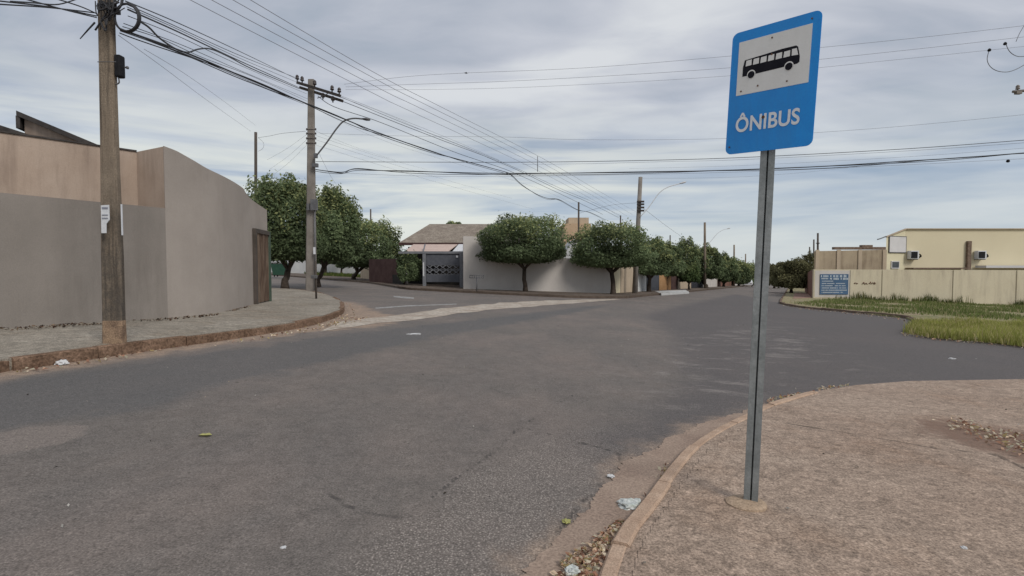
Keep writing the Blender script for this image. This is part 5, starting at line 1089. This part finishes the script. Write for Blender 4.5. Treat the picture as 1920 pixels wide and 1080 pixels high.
for x, y, lb_ in ((1855, 94, 'dark clamp at the top of the lower jumper loop'), (1884.5, 82, 'dark clamp at the top of the smaller jumper loop'), (1890, 302, 'small dark joint on the low wire at the right edge')):
    mb = MB(); mb.lathe(P(x, y, D5) - Vector((0, 0, .05)), [(.03, 0), (.06, .03), (.05, .08), (.02, .11)], 8); single('line_clamp', mb, M['plastic_black'], lb_, 'clamp')
wire('service wire from the corner pole to the thin post left of it', [(573, 246), (530, 250), (505, 255), (484, 258)], D2, 30, .008, 'wire_far', 'service wires left of the corner pole')
wire('hanging loop of wire below the top of the thin left post', [(484, 258), (494, 268), (493, 278), (484, 284)], 30, 30, .007, 'wire_far', 'service wires left of the corner pole')
for k, (y0, x1, y1) in enumerate(((252, 500, 300), (262, 505, 318), (272, 510, 330))):
    wire(['steepest thin wire', 'middle thin wire', 'lowest thin wire'][k] + ' fanning left from the corner pole toward the trees', [(575, y0), ((575 + x1) / 2, (y0 + y1) / 2 + 3), (x1, y1)], D2, 30, .004, 'wire_far', 'service wires left of the corner pole')
for k, (y0, x1, y1) in enumerate(((246, 740, 300), (254, 800, 318), (262, 960, 372), (272, 1000, 392))):
    wire(['first', 'second', 'third', 'lowest'][k] + ' of the faint wires fanning right from the corner pole', [(592, y0), ((592 + x1) / 2, (y0 + y1) / 2 + 3), (x1, y1)], D2, 50, .0045, 'wire_far', 'faint wires fanning right from the corner pole')
wire('near vertical faint wire dropping from the corner pole to the round tree', [(597, 285), (620, 330), (648, 372)], D2, 42, .005, 'wire_far', 'service wires left of the corner pole')
for k, (a, b, c_) in enumerate((((0, 2), (100, 14), (181, 30)), ((54, 0), (120, 18), (181, 33)), ((0, 8), (90, 14), (178, 24)), ((100, -4), (150, 12), (182, 26)), ((60, 5), (110, 8), (160, -8)))):
    e = (a[0] - (b[0] - a[0]) * .8, a[1] - (b[1] - a[1]) * .8)
    wire(['longest wire leaving the near pole toward the left edge', 'wire dipping from the near pole to the top left', 'flattest wire between near pole and the left edge', 'short wire rising from the near pole to the top edge', 'wire that dips and climbs again left of the near pole'][k], [e, a, b, c_], D1 - 2, D1, .0055, 'cable', 'wires left of the near pole')
wire('wire from the corner lamp pole leaning left to the thin post', [(1199, 380), (1150, 384), (1100, 396), (1085, 400)], 38, 43, .008, 'wire_far', 'wires at the far poles')
wire('wire from the corner lamp pole running back toward the second pole', [(1203, 388), (1250, 424), (1290, 452), (1318, 468)], 38, 68, .010, 'wire_far', 'wires at the far poles')
wire('faint wire from the corner lamp pole across to the right', [(1204, 334), (1300, 334), (1420, 330), (1560, 318), (1700, 300)], 38, 45, .006, 'wire_far', 'wires at the far poles')
# tiny bird or drone speck in the sky
mb = MB(); c_ = P(874, 137, 30); mb.lathe(c_ - Vector((0, 0, .04)), [(.01, 0), (.05, .03), (.06, .06), (.02, .09)], 8); mb.add([c_, c_ + Vector((-.16, .03, .05)), c_ + Vector((-.05, .02, -.02)), c_ + Vector((.16, .03, .04)), c_ + Vector((.05, .02, -.02))], [(0, 1, 2), (0, 4, 3)]); single('bird', mb, M['plastic_black'], 'small dark bird in the middle of the cloudy sky', 'bird')
# ------------------------------------------------------------------ bus stop sign
sbp = gp(1400, 950, HR); sb0 = gp(1407, 944, HR + .0); DS = sb0.y
bs = thing('bus_stop_sign', 'blue bus stop sign on a galvanised channel post at the kerb', 'sign', sb0)
stp = P(1442.5, 228, DS + .045); axv = (stp - sb0).normalized()
fwd = Vector((-.42, -1, 0)).normalized(); sdv = axv.cross(fwd).normalized(); fwd = sdv.cross(axv).normalized()
cs = [(-.038, -.022), (-.038, .022), (-.0045, .022), (-.0045, .014), (-.033, .014), (-.033, -.018), (.033, -.018), (.033, .014), (.0045, .014), (.0045, .022), (.038, .022), (.038, -.022)]
mb = MB(); ln = (stp - sb0).length
def ring_(s): return [sb0 + axv * s + sdv * x + fwd * y for x, y in cs]
v = ring_(-.05) + ring_(ln); n = len(cs); mb.add(v, [(i, (i + 1) % n, n + (i + 1) % n, n + i) for i in range(n)] + [tuple(range(n, 2 * n)), tuple(range(n))[::-1]]); obj('post', mb, M['steel'], bs)
mb = MB(); n = 22; v = []; rnd = random.Random(8)
for r_, z in ((.118, -.03), (.113, .012), (.09, .022), (.0, .028)):
    for k in range(n): a = 2 * math.pi * k / n; q = r_ * (1 + .07 * mnoise.noise(Vector((math.cos(a) * 1.6, math.sin(a) * 1.6, 3)))); v.append(sb0 + Vector((q * math.cos(a) - .03, q * math.sin(a) * .9 - .01, z)))
mb.add(v, [(i * n + k, i * n + (k + 1) % n, (i + 1) * n + (k + 1) % n, (i + 1) * n + k) for i in range(3) for k in range(n)]); obj('footing', mb, M['footing'], bs)
# plate frame of axes
SWd, SHt = .50, .735
def solve_plate():
    tgt = [(1375, 64), (1543, 17), (1523, 271), (1359, 292)]
    best = None
    def proj(p):
        q = p - Vector((0, 0, CAMH)); f = Vector((0, math.cos(PITCH), -math.sin(PITCH))); u = Vector((0, math.sin(PITCH), math.cos(PITCH))); z = q.dot(f)
        return 960 + FPX * q.x / z, 540 - FPX * q.dot(u) / z
    def make(x):
        c = P(x[0], x[1], x[2]); h = Vector((math.cos(x[3]), -math.sin(x[3]), 0)); up_ = Vector((0, 0, 1)); u = h * math.cos(x[4]) - up_ * math.sin(x[4]); v = up_ * math.cos(x[4]) + h * math.sin(x[4]); return c, u, v
    def err(x):
        c, u, v = make(x); e = 0
        for (a, b), t in zip(((-1, 1), (1, 1), (1, -1), (-1, -1)), tgt):
            q = proj(c + u * a * x[5] / 2 + v * b * x[6] / 2); e += (q[0] - t[0]) ** 2 + (q[1] - t[1]) ** 2
        return e + 2e5 * (x[5] / x[6] - .68) ** 2 * .02
    x = [1451, 158, DS - .03, .9, .08, SWd, SHt]; st_s = [5, 5, 0, .1, .03, .03, .03]; cur = err(x)
    for it in range(400):
        imp = False
        for i in range(7):
            for s in (1, -1):
                y = list(x); y[i] += s * st_s[i]; e = err(y)
                if e < cur: x, cur, imp = y, e, True
        if not imp: st_s = [s * .6 for s in st_s]
    print('PLATE', [round(float(a), 4) for a in x], 'err', round(cur, 2)); return (*make(x), x[5], x[6])
pc, pu, pv, PW, PH = solve_plate(); pn = pu.cross(pv).normalized()
if pn.y > 0: pn = -pn
pc = pc + pn * 0.0
def face(mb, poly, lift, th=.001): mb.prism([(x * PW, y * PH) for x, y in poly], pc + pn * lift, pu, pv, pn * -th if th else pn * 0)
mb = MB(); mb.prism(rr(PW, PH, .035), pc - pn * .003, pu, pv, pn * .003); plate = obj('plate', mb, M['signblue'], bs)
pnl = MB(); face(pnl, [(-.41, -.02), (.41, -.02), (.41, .415), (-.41, .415)], .0012); panel = obj('white_panel', pnl, M['signwhite'], plate)
# bus pictogram: body with windows cut out as white pieces on top
def V2(u, v): return (u - .5, .5 - v)
body = [V2(*q) for q in ((.155, .372), (.155, .30), (.172, .242), (.60, .222), (.755, .222), (.775, .235), (.80, .31), (.80, .352), (.775, .362), (.19, .372))]
mb = MB(); face(mb, body, .0022); bus = obj('bus_pictogram', mb, M['signblack'], plate)
mb = MB(); wy0, wy1 = .243, .292
for k in range(6):
    a = .19 + k * .087; face(mb, [V2(a + .004, wy0 + .006), V2(a + .068, wy0 + .004), V2(a + .068, wy1), V2(a - .002, wy1 + .002)], .0030)
face(mb, [V2(.712, wy0), V2(.762, wy0), V2(.782, wy1 + .004), V2(.712, wy1)], .0030)
def disc(u, v, r): return [(u - .5 + r * math.cos(a), .5 - v + r * PW / PH * math.sin(a)) for a in [2 * math.pi * k / 20 for k in range(20)]]
for cxx in (.262, .69): face(mb, disc(cxx, .366, .050), .0030)
split_obj('window', mb, M['signwhite'], plate)
mb = MB()
for cxx in (.262, .69): face(mb, disc(cxx, .37, .041), .0038)
split_obj('wheel', mb, M['signblack'], plate)
mb = MB(); rnd = random.Random(3)
for u, v in ((.48, .115), (.68, .48), (.15, .49), (.35, .47), (.44, .73), (.49, .245), (.9, .05), (.05, .94)): face(mb, disc(u, v, .010 if u != .44 else .018), .0042)
split_obj('bolt', mb, M['rust'], plate)
tcu = bpy.data.curves.new('lettering', 'FONT'); tcu.body = 'ÔNIBUS'; tcu.align_x = 'CENTER'; tcu.align_y = 'BOTTOM'; tcu.size = 1.0; tcu.extrude = .0; tcu.offset = .022; tcu.space_character = 1.03
to = bpy.data.objects.new('lettering_src', tcu); C.objects.link(to); bpy.context.view_layer.update()
tm = bpy.data.meshes.new_from_object(to.evaluated_get(bpy.context.evaluated_depsgraph_get())); C.objects.unlink(to); bpy.data.objects.remove(to)
vs = [v.co.copy() for v in tm.vertices]; minx = min(v.x for v in vs); maxx = max(v.x for v in vs)
# cap height from the letter N: top of the highest non accent vertex
ys = sorted(v.y for v in vs); ybot = ys[0]; capt = .70
sxx = .735 * PW / (maxx - minx); syy = .083 / capt * 1.0
mb = MB(); xc = (minx + maxx) / 2
mb.add([pc + pn * .0022 + pu * ((v.x - xc) * sxx - .02 * PW) + pv * ((.5 - .855) * PH + v.y * syy) for v in vs], [tuple(p.vertices) for p in tm.polygons]); obj('lettering', mb, M['signtext'], plate)
Mp = Matrix((pu, pn, pv)).transposed()
mb = MB(); mb.box(pc - pn * .016 + pv * .2, (.10, .02, .04), Mp); mb.box(pc - pn * .016 - pv * .28, (.10, .02, .04), Mp); split_obj('bracket', mb, M['steel_dark'], bs)
# ------------------------------------------------------------------ litter
def crumple(name, label, px, py, off, size, m, seed, flat=.5, cat='litter', wide=1.0):
    p = gp(px, py, off); bm = bmesh.new(); bmesh.ops.create_icosphere(bm, subdivisions=3, radius=1)
    for v in bm.verts:
        q = v.co * 2.2 + Vector((seed, 0, 0)); k = 1 + .55 * mnoise.noise(q) + .25 * mnoise.noise(q * 2.7); v.co = Vector((v.co.x * k * wide, v.co.y * k, max(v.co.z * k * flat, -.15))) * size
    me = bpy.data.meshes.new(name); bm.to_mesh(me); bm.free(); me.materials.append(m); o = bpy.data.objects.new(name, me); C.objects.link(o); o.location = p + Vector((0, 0, size * .1)); return tag(o, label, cat)
M['plastic_bag'] = vary('thin pale plastic', (.56, .57, .55), (.36, .40, .36), 28, .35, .5, fine=60, dark=.3, bs=.6)
M['white_litter'] = vary('white foam', (.5, .5, .5), (.62, .62, .62), 9, .8, .2)
M['leafy'] = vary('yellow green leaf', (.30, .30, .09), (.36, .34, .14), 20, .6, .3)
crumple('plastic_bag', 'crumpled pale plastic wrapper lying in the near gutter', 1182, 948, .02, .055, M['plastic_bag'], 2.0, .45, wide=1.2)
crumple('plastic_scrap', 'small white plastic scrap at the asphalt edge by the near gutter', 1145, 893, .01, .022, M['white_litter'], 5, .4)
crumple('plastic_scrap', 'grey plastic scrap on the leaf heap at the bottom edge', 1072, 1071, .03, .03, M['plastic_bag'], 7, .5)
crumple('foam_cup', 'white crushed cup against the left kerb near the big pole', 116, 682, .01, .065, M['white_litter'], 9, .6)
crumple('paper_scrap', 'white crumpled paper on the far lane near the drain', 777, 627, .0, .07, M['white_litter'], 11, .25, wide=1.8)
crumple('paper_scrap', 'tiny white scrap on the cross street at the right', 1785, 673, .0, .05, M['white_litter'], 13, .3)
crumple('paper_scrap', 'tiny white scrap on the asphalt at the bottom centre', 531, 1027, .0, .013, M['white_litter'], 15, .3)
crumple('stone', 'small pale stone on the rough pavement right of the sign footing', 1808, 1028, HR, .014, M['white_litter'], 17, .5, 'stone')
crumple('stone', 'pale lump of rubble against the foot of the grey wall', 138, 600, .14, .10, M['white_litter'], 19, .6, 'stone')
crumple('leaf_clump', 'yellow leafy scrap beside the gutter edge', 1062, 978, .01, .022, M['leafy'], 21, .4)
p = gp(384, 818); mb = MB(); q = [(-.05, 0), (-.03, .014), (-.01, .012), (.02, .018), (.055, .003), (.03, -.016), (.0, -.012), (-.035, -.016)]
mb.add([p + Vector((x, y * 1.6, .008 + abs(y) * .6)) for x, y in q] + [p + Vector((x * .4, 0, .003)) for x in (-.05, .05)], [(0, 1, 2, 8), (2, 3, 9, 8), (3, 4, 9), (4, 5, 9), (5, 6, 8, 9), (6, 7, 8), (7, 0, 8)])
single('fallen_leaf', mb, M['leafy'], 'single yellow green leaf lying on the near lane', 'leaf')
# ------------------------------------------------------------------ parked cars far down the street
def car(label, px, d, m, off=0, head=(DX, 1)):
    c = onx(px, d, .0); h = Vector((*head, 0)).normalized(); s = Vector((h.y, -h.x, 0)); r = thing('parked_car', label, 'car', c, 'cars at the far end of the street')
    def q(x, y, z): return c + s * x + h * y + Vector((0, 0, z))
    mb = MB(); pr = [(-2.0, .35), (-2.0, .8), (-1.85, .92), (-1.45, .95), (-1.0, 1.42), (.45, 1.45), (1.15, .98), (1.95, .85), (2.05, .6), (2.05, .35)]
    n = len(pr); v = []
    for sd in (-1, 1): v += [q(sd * (.84 if z < 1.1 else .66), y, z) for y, z in pr]
    mb.add(v, [tuple(range(n)), tuple(range(n, 2 * n))[::-1]] + [(i, n + i, n + (i + 1) % n, (i + 1) % n) for i in range(n)]); obj('body', mb, m, r)
    mb = MB(); mb.add([q(-.6, -1.43, 1.0), q(.6, -1.43, 1.0), q(.56, -1.08, 1.37), q(-.56, -1.08, 1.37)], [(0, 1, 2, 3)]); w = obj('rear_window', mb, M['glass'], r); 
    for v_ in w.data.vertices: v_.co += -h * .03 + Vector((0, 0, .02))
    for sx_ in (-1, 1):
        for sy_ in (-1.25, 1.3): mb = MB(); mb.tube([q(sx_ * .72, sy_, .31), q(sx_ * .87, sy_, .31)], .31, 14); obj('wheel', mb, M['rubber'], r)
        mb = MB(); mb.box(q(sx_ * .7, -2.01, .75), (.2, .06, .16), Matrix(((s.x, h.x, 0), (s.y, h.y, 0), (0, 0, 1)))); obj('tail_light', mb, M['brickred'], r)
        mb = MB(); sx2 = sx_ * .78; mb.add([q(sx2, -1.1, 1.0), q(sx2, .9, 1.0), q(sx2 * .88, .42, 1.38), q(sx2 * .88, -.92, 1.38)], [(0, 1, 2, 3)]); obj('side_window', mb, M['glass'], r)
car('white car parked at the far end of the street', 1403, 116, M['carwhite'])
car('grey car parked behind the white one near the street end', 1389, 124, M['cargrey'])
